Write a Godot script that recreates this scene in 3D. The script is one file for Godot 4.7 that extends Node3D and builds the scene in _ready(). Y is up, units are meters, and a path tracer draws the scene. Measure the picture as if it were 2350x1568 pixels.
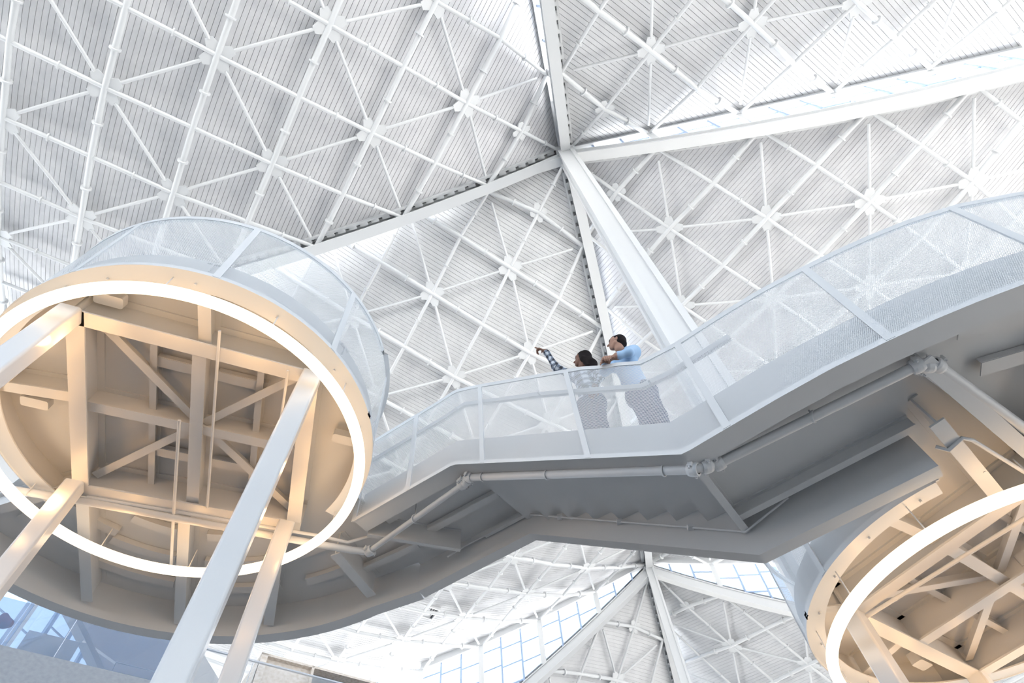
extends Node3D
# A hall under folded, board-lined steel roofs, with round platforms, a stair bridge and ring lights.
# y is up, metres, the floor is at y = 0.

const UP := Vector3.UP
const CELL := 3.1
const EA := Vector3(2.45196, 0, -1.89681)      # one bay along p
const EB := Vector3(-1.89681, 0, -2.45196)     # one bay along q
const HUB := Vector3(4.193, 29.785, -8.024)    # head of the first hall column
const BOARDS := 16                             # boards in a bay
# roof modules: centre in bays, height polynomial, measured places of the truss nodes
const ROOF := {
	"A": {"cen": Vector2(0, 7), "co": [-2.7060, -1.9283, -3.5303, 2.5674, 5.4417, 2.1918, 0.7823, 0.9866, 0.6743, -0.8875], "nodes": [[0, 1, -0.024, 0.974], [0, 2, -0.023, 1.963], [0, 3, 0.008, 2.999], [0, 4, 0.010, 4.021], [1, 1, 0.935, 1.053], [1, 2, 0.993, 1.991], [1, 3, 0.998, 3.027], [2, 2, 1.978, 2.060], [-1, 2, -1.007, 1.954], [-1, 3, -0.992, 2.980], [-1, 4, -0.993, 3.989], [-2, 3, -1.975, 2.986], [-1, 1, -0.931, 1.122], [6, 7, 6.017, 7.010], [5, 7, 4.990, 7.016], [4, 7, 4.005, 6.997], [3, 7, 3.014, 7.004], [6, 8, 5.952, 7.955], [5, 8, 5.002, 8.022], [5, 9, 4.967, 8.990], [4, 8, 3.970, 7.986], [4, 9, 3.966, 9.004], [4, 10, 3.996, 10.038], [3, 8, 2.999, 7.977], [3, 9, 2.964, 8.967], [3, 10, 2.964, 9.959], [3, 11, 3.013, 11.043], [2, 8, 2.056, 8.061], [2, 9, 2.018, 8.981], [2, 10, 2.013, 9.979]]},
	"B": {"cen": Vector2(7, 0), "co": [-2.6756, -2.6153, 1.7272, -3.3612, 4.4878, 4.1229, 0.3909, 0.9798, 1.5950, -1.5690], "nodes": [[1, 0, 0.955, 0.006], [2, 0, 1.967, -0.006], [3, 0, 3.004, -0.000], [4, 0, 4.001, -0.013], [1, -1, 1.007, -0.936], [2, -2, 2.005, -1.989], [3, -3, 3.035, -2.988], [4, -4, 4.005, -4.000], [2, -1, 2.008, -0.982], [3, -1, 2.976, -1.008], [3, -2, 2.994, -2.017], [4, -2, 3.987, -2.033], [4, -3, 3.987, -3.013], [5, -3, 5.004, -3.044], [5, -4, 4.962, -3.999], [5, -2, 5.013, -2.036], [5, -1, 4.985, -1.038], [1, 1, 1.034, 0.933], [2, 2, 2.079, 1.904], [3, 2, 2.974, 1.993], [7, 6, 7.037, 6.091], [8, 6, 7.966, 5.992]]},
	"C": {"cen": Vector2(-7, 0), "co": [-2.9562, 3.2349, -0.4989, -4.0069, 2.9658, 4.0656, 1.4875, -0.4540, -0.1721, 0.4947], "nodes": [[-6, 2, -6.010, 2.002], [-5, 2, -4.999, 1.993], [-4, 2, -3.984, 2.005], [-3, 2, -2.977, 2.015], [-7, 2, -7.010, 1.997], [-5, 1, -4.999, 0.983], [-5, 3, -4.988, 3.021], [-6, 3, -6.000, 2.997], [-6, 4, -5.984, 4.015], [-6, 1, -6.000, 0.975], [-4, 1, -3.996, 0.994], [-4, 0, -3.993, -0.007], [-7, 3, -6.994, 2.996], [-3, 1, -2.984, 1.000], [-3, 0, -2.984, -0.003], [-3, -1, -2.970, -0.932], [-2, 2, -2.013, 2.007], [-2, 1, -1.979, 1.010], [-2, 0, -1.970, 0.019], [-2, -1, -1.970, -0.986], [-1, 1, -1.013, 1.005], [-1, 0, -0.961, -0.001], [-1, -1, -1.040, -0.913]]},
	"E": {"cen": Vector2(0, -7), "co": [-3.3519, 5.0068, 3.6158, 1.1636, -1.2123, 3.7456, 0.0479, -0.2434, 0.4017, 0.7040], "nodes": [[0, -1, 0.015, -0.980], [0, -2, -0.008, -1.999], [1, -1, 0.956, -1.028], [-1, -1, -0.949, -1.057], [-1, -2, -1.018, -1.988], [1, -2, 1.028, -1.976], [2, -2, 1.965, -2.053], [1, -3, 0.984, -3.018], [2, -3, 2.008, -3.001], [3, -3, 2.958, -3.052], [2, -4, 2.039, -3.971], [3, -4, 2.991, -4.013], [4, -4, 3.892, -4.073], [4, -5, 3.956, -5.017]]},
	"G": {"cen": Vector2(7, 14), "co": [-10.7577, 0.5022, -4.4389, -0.9992, -4.9309, 5.7192, 0.0113, 0.4815, 0.1731, -1.5910], "nodes": [[7, 8, 7.007, 7.994], [7, 9, 7.015, 8.975], [6, 8, 6.022, 8.037], [8, 8, 7.919, 8.067], [6, 9, 5.976, 8.990], [5, 9, 5.051, 8.995]]},
	"H": {"cen": Vector2(14, 7), "co": [-11.5707, -10.2933, 1.2609, -4.9589, 1.8550, 1.5510, -0.3999, 0.7885, -0.0450, 0.0001], "nodes": [[8, 7, 7.963, 7.066], [9, 7, 9.027, 7.052], [9, 6, 8.988, 6.010], [8, 6, 8.032, 6.063], [10, 6, 9.976, 6.015], [10, 7, 10.024, 7.045], [9, 8, 8.989, 8.004]]},
}

var mat := {}
var used := {}

# ------------------------------------------------------------------ mesh helper
class Geo:
	var v := PackedVector3Array()
	var n := PackedVector3Array()
	var c := PackedColorArray()
	var tint := Color.WHITE
	var colored := false
	func tri(a: Vector3, b: Vector3, d: Vector3) -> void:
		var m := (d - a).cross(b - a).normalized()
		v.append(a); v.append(b); v.append(d)
		n.append(m); n.append(m); n.append(m)
		if colored:
			c.append(tint); c.append(tint); c.append(tint)
	func quad(a: Vector3, b: Vector3, d: Vector3, e: Vector3) -> void:
		tri(a, b, d); tri(a, d, e)
	func squad(a: Vector3, b: Vector3, d: Vector3, e: Vector3, na: Vector3, nb: Vector3, nd: Vector3, ne: Vector3) -> void:
		# quad with own normals; wound so that the normals face out
		var m := (d - a).cross(b - a)
		if m.dot(na + nb + nd + ne) < 0.0:
			squad(a, e, d, b, na, ne, nd, nb)
			return
		v.append_array([a, b, d, a, d, e])
		n.append_array([na, nb, nd, na, nd, ne])
		if colored:
			for k in 6: c.append(tint)
	func box(o: Vector3, x: Vector3, y: Vector3, z: Vector3) -> void:
		# o centre, half axes
		var p := []
		for k in 8:
			p.append(o + (x if k & 1 else -x) + (y if k & 2 else -y) + (z if k & 4 else -z))
		for f in [[0, 1, 3, 2], [5, 4, 6, 7], [4, 0, 2, 6], [1, 5, 7, 3], [2, 3, 7, 6], [4, 5, 1, 0]]:
			face4(p[f[0]], p[f[1]], p[f[2]], p[f[3]], o)
	func face4(a: Vector3, b: Vector3, d: Vector3, e: Vector3, inside: Vector3) -> void:
		var m := (d - a).cross(b - a)
		if m.dot((a + d) * 0.5 - inside) < 0.0: quad(a, e, d, b)
		else: quad(a, b, d, e)
	func bar(a: Vector3, b: Vector3, w: float, h: float, up := Vector3.UP) -> void:
		var d := b - a
		var s := d.cross(up).normalized()
		var t := s.cross(d).normalized()
		box((a + b) * 0.5, d * 0.5, s * w * 0.5, t * h * 0.5)
	func ibeam(a: Vector3, b: Vector3, w: float, h: float, t: float) -> void:
		# a and b lie on the bottom line
		var u := Vector3.UP
		bar(a + u * t * 0.5, b + u * t * 0.5, w, t)
		bar(a + u * (h * 0.5), b + u * (h * 0.5), t, h - t * 2.0)
		bar(a + u * (h - t * 0.5), b + u * (h - t * 0.5), w, t)
	func tube(pts: Array, r: float, seg := 12, caps := true) -> void:
		var rings := []
		var dirs := []
		var count := pts.size()
		for i in count:
			var d: Vector3 = (pts[mini(i + 1, count - 1)] - pts[maxi(i - 1, 0)]).normalized()
			dirs.append(d)
		var side: Vector3 = dirs[0].cross(Vector3.UP if absf(dirs[0].y) < 0.95 else Vector3.RIGHT).normalized()
		for i in count:
			var d: Vector3 = dirs[i]
			side = (side - d * side.dot(d)).normalized()
			var o := side.cross(d).normalized()
			var ring := []
			for k in seg:
				var an := TAU * k / seg
				ring.append(side * cos(an) + o * sin(an))
			rings.append(ring)
		for i in count - 1:
			for k in seg:
				var l := (k + 1) % seg
				var A: Vector3 = rings[i][k]; var B: Vector3 = rings[i][l]
				var C: Vector3 = rings[i + 1][l]; var D: Vector3 = rings[i + 1][k]
				squad(pts[i] + A * r, pts[i] + B * r, pts[i + 1] + C * r, pts[i + 1] + D * r, A, B, C, D)
		if caps:
			for e in [0, count - 1]:
				var dd: Vector3 = dirs[e] * (-1.0 if e == 0 else 1.0)
				for k in seg:
					var l := (k + 1) % seg
					var a: Vector3 = pts[e]; var b: Vector3 = pts[e] + rings[e][k] * r; var q: Vector3 = pts[e] + rings[e][l] * r
					if (q - a).cross(b - a).dot(dd) < 0.0: tri(a, q, b)
					else: tri(a, b, q)
	func sweep(prof: Array, path: Array, lat: Array, caps := true, vert := Vector3.UP) -> void:
		# prof: closed outline of Vector2 (x along lat, y up); anticlockwise
		var m := prof.size()
		for j in m:
			var a: Vector2 = prof[j]
			var b: Vector2 = prof[(j + 1) % m]
			var e := (b - a).normalized()
			var out2 := Vector2(e.y, -e.x)
			for i in path.size() - 1:
				var P0: Vector3 = path[i]; var P1: Vector3 = path[i + 1]
				var L0: Vector3 = lat[i]; var L1: Vector3 = lat[i + 1]
				var n0 := (L0 * out2.x + vert * out2.y).normalized()
				var n1 := (L1 * out2.x + vert * out2.y).normalized()
				squad(P0 + L0 * a.x + vert * a.y, P0 + L0 * b.x + vert * b.y, P1 + L1 * b.x + vert * b.y, P1 + L1 * a.x + vert * a.y, n0, n0, n1, n1)
		if caps:
			var idx := Geometry2D.triangulate_polygon(PackedVector2Array(prof))
			for e in [0, path.size() - 1]:
				for k in range(0, idx.size(), 3):
					var t := []
					for w in 3:
						var q: Vector2 = prof[idx[k + w]]
						t.append(path[e] + lat[e] * q.x + vert * q.y)
					tri(t[0], t[1], t[2])
	func plate(poly: PackedVector2Array, y: float, t: float) -> void:
		# horizontal plate; poly in (x, z)
		var idx := Geometry2D.triangulate_polygon(poly)
		for k in range(0, idx.size(), 3):
			var a := poly[idx[k]]; var b := poly[idx[k + 1]]; var d := poly[idx[k + 2]]
			for s in [0.0, t]:
				var A := Vector3(a.x, y + s, a.y); var B := Vector3(b.x, y + s, b.y); var E := Vector3(d.x, y + s, d.y)
				var m := (E - A).cross(B - A)
				if (m.y < 0.0) == (s == 0.0): tri(A, B, E)
				else: tri(A, E, B)
		for k in poly.size():
			var a := poly[k]; var b := poly[(k + 1) % poly.size()]
			quad(Vector3(a.x, y, a.y), Vector3(b.x, y, b.y), Vector3(b.x, y + t, b.y), Vector3(a.x, y + t, a.y))
	func lathe(prof: Array, o: Vector3, axis: Vector3, seg := 16) -> void:
		# prof: Vector2 (radius, along the axis)
		var s := axis.cross(Vector3.UP if absf(axis.y) < 0.9 else Vector3.RIGHT).normalized()
		var w := s.cross(axis).normalized()
		for j in prof.size() - 1:
			var a: Vector2 = prof[j]; var b: Vector2 = prof[j + 1]
			var e := (b - a).normalized()
			for k in seg:
				var d0 := s * cos(TAU * k / seg) + w * sin(TAU * k / seg)
				var d1 := s * cos(TAU * (k + 1) / seg) + w * sin(TAU * (k + 1) / seg)
				var n0 := d0 * e.y - axis * e.x; var n1 := d1 * e.y - axis * e.x
				squad(o + d0 * a.x + axis * a.y, o + d1 * a.x + axis * a.y, o + d1 * b.x + axis * b.y, o + d0 * b.x + axis * b.y, n0, n1, n1, n0)
	func mesh() -> ArrayMesh:
		var arr := []
		arr.resize(Mesh.ARRAY_MAX)
		arr[Mesh.ARRAY_VERTEX] = v
		arr[Mesh.ARRAY_NORMAL] = n
		if colored: arr[Mesh.ARRAY_COLOR] = c
		var m := ArrayMesh.new()
		m.add_surface_from_arrays(Mesh.PRIMITIVE_TRIANGLES, arr)
		return m

# ------------------------------------------------------------------ scene helpers
func numbered(called: String) -> String:
	if not used.has(called):
		used[called] = 0
		return called
	used[called] += 1
	return "%s_%03d" % [called, used[called]]

func thing(called: String, label: String, category: String, at := Vector3.ZERO, group := "") -> Node3D:
	var o := Node3D.new()
	o.name = numbered(called)
	add_child(o)
	o.position = at
	tag(o, label, category, group)
	return o

func tag(o: Node, label: String, category: String, group := "") -> void:
	o.set_meta("label", label)
	o.set_meta("category", category)
	if group != "": o.set_meta("group", group)

func structure(called: String, label: String, category: String) -> Node3D:
	var o := thing(called, label, category)
	o.set_meta("kind", "structure")
	return o

func obj(called: String, g: Geo, m: Material, parent: Node) -> MeshInstance3D:
	return put(called, g.mesh(), m, parent)

func put(called: String, me: Mesh, m: Material, parent: Node, xf := Transform3D.IDENTITY) -> MeshInstance3D:
	var o := MeshInstance3D.new()
	o.mesh = me
	o.material_override = m
	if parent == self:
		o.name = numbered(called)
		add_child(o)
	else:
		o.name = called
		parent.add_child(o, true)
		# vertices are given in world places, parents may stand elsewhere
		var w := Vector3.ZERO
		var q := parent
		while q is Node3D and q != self:
			w += (q as Node3D).position
			q = q.get_parent()
		xf.origin -= w
	o.transform = xf
	return o

func paint(called: String, col: Color, rough: float, metal := 0.0, spec := 0.5) -> StandardMaterial3D:
	var m := StandardMaterial3D.new()
	m.albedo_color = col
	m.roughness = rough
	m.metallic = metal
	m.metallic_specular = spec
	mat[called] = m
	return m

func noise_tex(seed_: int, freq: float, cols: Array, size := 512, oct := 4) -> NoiseTexture2D:
	var fn := FastNoiseLite.new()
	fn.seed = seed_
	fn.noise_type = FastNoiseLite.TYPE_SIMPLEX_SMOOTH
	fn.frequency = freq
	fn.fractal_octaves = oct
	var g := Gradient.new()
	var off := PackedFloat32Array()
	var tone := PackedColorArray()
	for e in cols:
		off.append(e[0]); tone.append(e[1])
	g.offsets = off
	g.colors = tone
	var t := NoiseTexture2D.new()
	t.width = size; t.height = size
	t.seamless = true
	t.noise = fn
	t.color_ramp = g
	return t

func textured(called: String, tex: Texture2D, scale_: float, rough: float) -> StandardMaterial3D:
	var m := paint(called, Color.WHITE, rough)
	m.albedo_texture = tex
	m.uv1_triplanar = true
	m.uv1_world_triplanar = true
	m.uv1_scale = Vector3.ONE * scale_
	return m

func flat(p: Vector2, y: float) -> Vector3:
	return Vector3(p.x, y, p.y)

func make_materials() -> void:
	paint("steel", Color(0.835, 0.84, 0.845), 0.4)
	textured("board", noise_tex(4, 0.012, [[0.0, Color(0.80, 0.80, 0.81)], [1.0, Color(0.85, 0.85, 0.855)]]), 0.35, 0.6)
	paint("backing", Color(0.62, 0.63, 0.65), 0.9)
	paint("moss", Color(0.50, 0.56, 0.46), 0.8)
	paint("membrane", Color(0.92, 0.92, 0.92), 0.7)
	mat.soffit = mat.steel
	mat.panel = mat.steel
	paint("column", Color(0.835, 0.84, 0.845), 0.2)      # the same white, glossier
	mat.pipe = mat.steel
	paint("dark", Color(0.10, 0.10, 0.11), 0.6)
	paint("mullion", Color(0.62, 0.70, 0.82), 0.5)
	paint("rail", Color(0.82, 0.84, 0.87), 0.25, 0.6)
	var gl := paint("glass", Color(0.93, 0.97, 1.0, 0.06), 0.0)
	gl.transparency = BaseMaterial3D.TRANSPARENCY_ALPHA
	var bg := paint("blue_glass", Color(0.40, 0.50, 0.64, 0.38), 0.0)
	bg.transparency = BaseMaterial3D.TRANSPARENCY_ALPHA
	textured("concrete", noise_tex(9, 0.05, [[0.0, Color(0.53, 0.55, 0.58)], [0.5, Color(0.585, 0.60, 0.625)], [1.0, Color(0.62, 0.635, 0.66)]]), 0.35, 0.75)
	var ws := paint("white_sheet", Color(0.93, 0.93, 0.93), 0.6)
	ws.backlight_enabled = true
	ws.backlight = Color(0.6, 0.6, 0.6)
	textured("plywood", noise_tex(11, 0.02, [[0.0, Color(0.76, 0.70, 0.63)], [0.6, Color(0.86, 0.82, 0.78)], [1.0, Color(0.90, 0.87, 0.84)]]), 0.9, 0.6)
	textured("reflector", noise_tex(23, 0.02, [[0.0, Color(0.76, 0.755, 0.745)], [1.0, Color(0.82, 0.815, 0.805)]]), 0.05, 0.8)
	textured("floor", noise_tex(17, 0.01, [[0.0, Color(0.45, 0.445, 0.44)], [1.0, Color(0.52, 0.515, 0.51)]]), 0.1, 0.55)
	var e := paint("ring_glow", Color(1.0, 0.93, 0.8), 0.5)
	e.emission_enabled = true
	e.emission = Color(1.0, 0.90, 0.77)
	e.emission_energy_multiplier = 2.6

# ------------------------------------------------------------------ roof
func height(id: String, p: float, q: float) -> float:
	var c: Vector2 = ROOF[id].cen
	var k: Array = ROOF[id].co
	var a := (p - c.x) / 7.0
	var b := (q - c.y) / 7.0
	return k[0] + k[1] * a + k[2] * b + k[3] * a * b + k[4] * a * a + k[5] * b * b + k[6] * a * a * a + k[7] * a * a * b + k[8] * a * b * b + k[9] * b * b * b

func on_roof(id: String, p: float, q: float, lift := 0.0) -> Vector3:
	return HUB + EA * p + EB * q + UP * (height(id, p, q) + lift)

var places := {}
func node_at(id: String, p: int, q: int) -> Vector3:
	if not places.has(id):
		places[id] = {}
		for e in ROOF[id].nodes:
			places[id][Vector2i(e[0], e[1])] = Vector2(e[2], e[3])
	var w: Vector2 = places[id].get(Vector2i(p, q), Vector2(p, q))
	return on_roof(id, w.x, w.y)

# range of the other coordinate of a module at a place along one axis: [lo, hi]
func span(id: String, along: String, at: float) -> Vector2:
	# modules are squares on their corner: centre c, |p - cx| + |q - cy| <= 7
	var c: Vector2 = ROOF[id].cen
	var lim: Array = LIMITS[id]
	var half: float
	var mid: float
	if along == "p":     # at is q, range of p
		half = 7.0 - absf(at - c.y); mid = c.x
		return Vector2(maxf(mid - half, lim[0]), minf(mid + half, lim[1]))
	half = 7.0 - absf(at - c.x); mid = c.y
	return Vector2(maxf(mid - half, lim[2]), minf(mid + half, lim[3]))

func whole_span(id: String, along: String, at: float) -> Vector2:
	var c: Vector2 = ROOF[id].cen
	var mid := c.x if along == "p" else c.y
	var half := 7.0 - absf(at - (c.y if along == "p" else c.x))
	return Vector2(mid - half, mid + half)

# parts of the modules that are built: p from, p to, q from, q to
const LIMITS := {
	"A": [-7.0, 7.0, 0.0, 14.0], "B": [0.0, 14.0, -7.0, 7.0], "C": [-10.0, 0.0, -7.0, 7.0],
	"E": [-7.0, 7.0, -9.0, 0.0], "G": [0.0, 14.0, 7.0, 11.0], "H": [7.0, 13.0, 0.0, 14.0],
}

func build_module(id: String, along: String, ceiling_label: String, truss_label: String) -> void:
	var lim: Array = LIMITS[id]
	var cl := structure("ceiling", ceiling_label, "ceiling")
	# backing sheet above the boards, white membrane on top
	var g := Geo.new()
	var gt := Geo.new()
	var lo: float = lim[2] if along == "p" else lim[0]
	var hi: float = lim[3] if along == "p" else lim[1]
	var step := 0.5
	var mc: float = ROOF[id].cen.y if along == "p" else ROOF[id].cen.x
	var t := mc - 7.0
	while t < mc + 6.99:
		var s0 := whole_span(id, along, t); var s1 := whole_span(id, along, t + step)
		var cols := 14
		for k in cols:
			var f0 := float(k) / cols; var f1 := float(k + 1) / cols
			var P := []
			for w in [[t, s0, f0], [t, s0, f1], [t + step, s1, f1], [t + step, s1, f0]]:
				var o: float = lerpf(w[1].x, maxf(w[1].y, w[1].x), w[2])
				P.append(on_roof(id, o, w[0], 0.55) if along == "p" else on_roof(id, w[0], o, 0.55))
			g.squad(P[0], P[1], P[2], P[3], -UP, -UP, -UP, -UP)
			var L := UP * 0.14
			gt.squad(P[0] + L, P[1] + L, P[2] + L, P[3] + L, UP, UP, UP, UP)
		t += step
	obj("roof_sheet", g, mat.backing, cl)
	obj("roof_membrane", gt, mat.membrane, cl)
	# boards
	var w := 1.0 / BOARDS
	var gap := 0.015 / CELL
	var n := int(round((hi - lo) * BOARDS))
	for i in n:
		var a := lo + i * w + gap * 0.5
		var b := lo + (i + 1) * w - gap * 0.5
		var sp := span(id, along, (a + b) * 0.5)
		if sp.y - sp.x < 0.15: continue
		var bg := Geo.new()
		var segs := maxi(2, int(ceil((sp.y - sp.x) * 0.9)))
		for k in segs:
			var o0 := lerpf(sp.x, sp.y, float(k) / segs)
			var o1 := lerpf(sp.x, sp.y, float(k + 1) / segs)
			var Q := []
			for lift in [0.42, 0.50]:
				for e in [[a, o0], [b, o0], [b, o1], [a, o1]]:
					Q.append(on_roof(id, e[1], e[0], lift) if along == "p" else on_roof(id, e[0], e[1], lift))
			var inside: Vector3 = (Q[0] + Q[6]) * 0.5
			bg.face4(Q[0], Q[1], Q[2], Q[3], inside)
			bg.face4(Q[0], Q[4], Q[7], Q[3], inside)
			bg.face4(Q[1], Q[5], Q[6], Q[2], inside)
		obj("board", bg, mat.board, cl)
	# truss below the boards
	var tr := thing("roof_truss", truss_label, "roof truss", Vector3.ZERO, "roof trusses under the boarded ceilings")
	for fam in ["p", "q"]:
		var from: int = int(lim[2] if fam == "p" else lim[0])
		var to: int = int(lim[3] if fam == "p" else lim[1])
		for line in range(from, to + 1):
			var sp := span(id, fam, line)
			var s := int(ceil(sp.x - 0.001)); var e := int(floor(sp.y + 0.001))
			if e - s < 1: continue
			var pts := []
			for k in range(s, e + 1):
				pts.append(node_at(id, k, line) if fam == "p" else node_at(id, line, k))
			var tg := Geo.new()
			tg.tube(pts, 0.092 if fam != along else 0.12, 12)
			obj("chord_tube", tg, mat.steel, tr)
			for k in pts.size() - 1:
				var A: Vector3 = pts[k]; var B: Vector3 = pts[k + 1]
				var d := (B - A).normalized()
				var side := d.cross(UP).normalized()
				put("collar", mat.collar_mesh, mat.steel, tr, Transform3D(Basis(side, d, side.cross(d)).scaled(Vector3.ONE * (1.0 if fam == along else 0.8)), A.lerp(B, 0.5)))
	for p in range(int(lim[0]), int(lim[1]) + 1):
		for q in range(int(lim[2]), int(lim[3]) + 1):
			if not inside_module(id, p, q): continue
			if (p + q) % 2 != 0:
				# small plates at the first crossing beside a hub
				for h in [Vector2i(0, 0), Vector2i(7, 7)]:
					if absi(p - h.x) + absi(q - h.y) == 1 and not on_edge(id, p, q):
						var px := (node_at(id, p + 1, q) - node_at(id, p, q)).normalized() if inside_module(id, p + 1, q) else (node_at(id, p, q) - node_at(id, p - 1, q)).normalized()
						var pz := (node_at(id, p, q + 1) - node_at(id, p, q)).normalized() if inside_module(id, p, q + 1) else (node_at(id, p, q) - node_at(id, p, q - 1)).normalized()
						put("gusset", mat.gusset_mesh, mat.steel, tr, Transform3D(Basis(px, pz.cross(px).normalized(), pz).scaled(Vector3.ONE * 0.75), node_at(id, p, q)))
				continue
			var o := node_at(id, p, q)
			var deg := 0
			for d in [Vector2i(1, 1), Vector2i(1, -1), Vector2i(-1, 1), Vector2i(-1, -1)]:
				if not inside_module(id, p + d.x, q + d.y): continue
				deg += 1
				if d.x < 0: continue
				if on_edge(id, p, q) and on_edge(id, p + d.x, q + d.y) and same_edge(id, p, q, p + d.x, q + d.y): continue
				var e := node_at(id, p + d.x, q + d.y)
				var dir := (e - o).normalized()
				var bgeo := Geo.new()
				bgeo.tube([o + dir * 0.60, e - dir * 0.60], 0.07, 10)
				obj("brace", bgeo, mat.steel, tr)
			if deg == 4:
				var x := (node_at(id, p + 1, q) - node_at(id, p - 1, q)).normalized()
				var z := (node_at(id, p, q + 1) - node_at(id, p, q - 1)).normalized()
				put("gusset", mat.gusset_mesh, mat.steel, tr, Transform3D(Basis(x, z.cross(x).normalized(), z), o))

func inside_module(id: String, p: int, q: int) -> bool:
	var c: Vector2 = ROOF[id].cen
	var l: Array = LIMITS[id]
	return absf(p - c.x) + absf(q - c.y) < 7.01 and p >= l[0] and p <= l[1] and q >= l[2] and q <= l[3]

func on_edge(id: String, p: int, q: int) -> bool:
	var c: Vector2 = ROOF[id].cen
	return absf(absf(p - c.x) + absf(q - c.y) - 7.0) < 0.01

func same_edge(id: String, p: int, q: int, r: int, s: int) -> bool:
	var c: Vector2 = ROOF[id].cen
	var m := Vector2((p + r) * 0.5 - c.x, (q + s) * 0.5 - c.y)
	return absf(absf(m.x) + absf(m.y) - 7.0) < 0.01

func make_shared_meshes() -> void:
	var g := Geo.new()   # pair of bolted flanges round a chord tube
	g.lathe([Vector2(0.11, -0.035), Vector2(0.21, -0.035), Vector2(0.21, 0.035), Vector2(0.11, 0.035)], Vector3.ZERO, UP, 14)
	mat.collar_mesh = g.mesh()
	g = Geo.new()        # star-shaped gusset plate between the chords
	var poly := PackedVector2Array()
	for k in 4:
		var an := PI / 4 + k * PI / 2
		var d := Vector2(cos(an), sin(an)); var s := Vector2(-d.y, d.x)
		poly.append_array([d * 0.66 - s * 0.15, d * 0.66 + s * 0.15])
		poly.append(Vector2(cos(an + PI / 4), sin(an + PI / 4)) * 0.40)
	g.plate(poly, -0.03, 0.06)
	mat.gusset_mesh = g.mesh()

# one roof edge between a low module and a high one: beams and the window band between them
func build_edge(low: String, high: String, from: Vector2, dir: Vector2, count: int, name_label: String, window_label: String, n_window: int, box_w := 0.52) -> void:
	var bm := thing("ridge_beam", name_label, "beam", Vector3.ZERO, "box beams along the roof folds")
	var lowp := []; var highp := []; var lat := []
	var side := (EA * dir.x + EB * dir.y).normalized().cross(UP).normalized()
	var c: Vector2 = ROOF[low].cen
	var inward := (EA * (c.x - from.x - dir.x * 3.5) + EB * (c.y - from.y - dir.y * 3.5))
	if side.dot(inward) < 0.0: side = -side     # side points into the low module
	for k in count * 2 + 1:
		var w := from + dir * k * 0.5
		lowp.append(on_roof(low, w.x, w.y)); highp.append(on_roof(high, w.x, w.y)); lat.append(side)
	var h := box_w * 0.5
	var g := Geo.new()
	g.sweep([Vector2(-h, -0.45), Vector2(h, -0.45), Vector2(h, -0.38), Vector2(h - 0.12, -0.38), Vector2(h - 0.12, 0.28), Vector2(h, 0.28), Vector2(h, 0.36), Vector2(-h, 0.36), Vector2(-h, 0.28), Vector2(-h + 0.12, 0.28), Vector2(-h + 0.12, -0.38), Vector2(-h, -0.38)], lowp, lat)
	obj("box_girder", g, mat.steel, bm)
	g = Geo.new()
	g.sweep([Vector2(-0.32, -0.10), Vector2(0.14, -0.10), Vector2(0.14, 0.52), Vector2(-0.32, 0.52)], highp, lat)
	obj("edge_girder", g, mat.steel, bm)
	# slotted bracket strip between girder and boards
	g = Geo.new()
	g.sweep([Vector2(h + 0.13, 0.0), Vector2(h + 0.22, 0.0), Vector2(h + 0.22, 0.40), Vector2(h + 0.13, 0.40)], lowp, lat)
	obj("edge_strip", g, mat.steel, bm)
	for k in count * 8:
		var f := (k + 0.5) / 8.0
		var w := from + dir * f
		var o := on_roof(low, w.x, w.y) + side * (h + 0.07) + UP * 0.10
		var al := (EA * dir.x + EB * dir.y).normalized()
		put("bracket", mat.bracket_mesh, mat.steel, bm, Transform3D(Basis(al, UP, side), o))
	# window band
	var win := structure("window_%d" % n_window, window_label, "window")
	for k in count * 3:
		var f0 := k / 3.0; var f1 := (k + 1) / 3.0
		var w0 := from + dir * f0; var w1 := from + dir * f1
		var L0 := on_roof(low, w0.x, w0.y, 0.36); var L1 := on_roof(low, w1.x, w1.y, 0.36)
		var H0 := on_roof(high, w0.x, w0.y, 0.10) - side * 0.12; var H1 := on_roof(high, w1.x, w1.y, 0.10) - side * 0.12
		L0 -= side * 0.12; L1 -= side * 0.12
		if H1.y - L1.y < 0.25: continue
		if H0.y < L0.y: H0.y = L0.y + 0.02
		var pg := Geo.new()
		pg.quad(L0, L1, H1, H0)
		obj("pane", pg, mat.glass, win)
		# mullion at the far side of the pane; a post at each bay
		var mg := Geo.new()
		if (k + 1) % 3 == 0:
			mg.bar(L1, H1, 0.34, 0.22, side)
			obj("post", mg, mat.steel, win)
		else:
			mg.bar(L1, H1, 0.11, 0.14, side)
			obj("mullion", mg, mat.mullion, win)
		var y := 1.35
		while true:
			var a := H0 - UP * (y - 0.25 * (k % 3)); var b := H1 - UP * (y - 0.25 * (k % 3) - 0.05)
			var ca := a.y < L0.y; var cb := b.y < L1.y
			if ca and cb: break
			if not ca and not cb:
				var xg := Geo.new()
				xg.bar(a, b, 0.09, 0.06, side)
				obj("transom", xg, mat.mullion, win)
			y += 1.35

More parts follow.
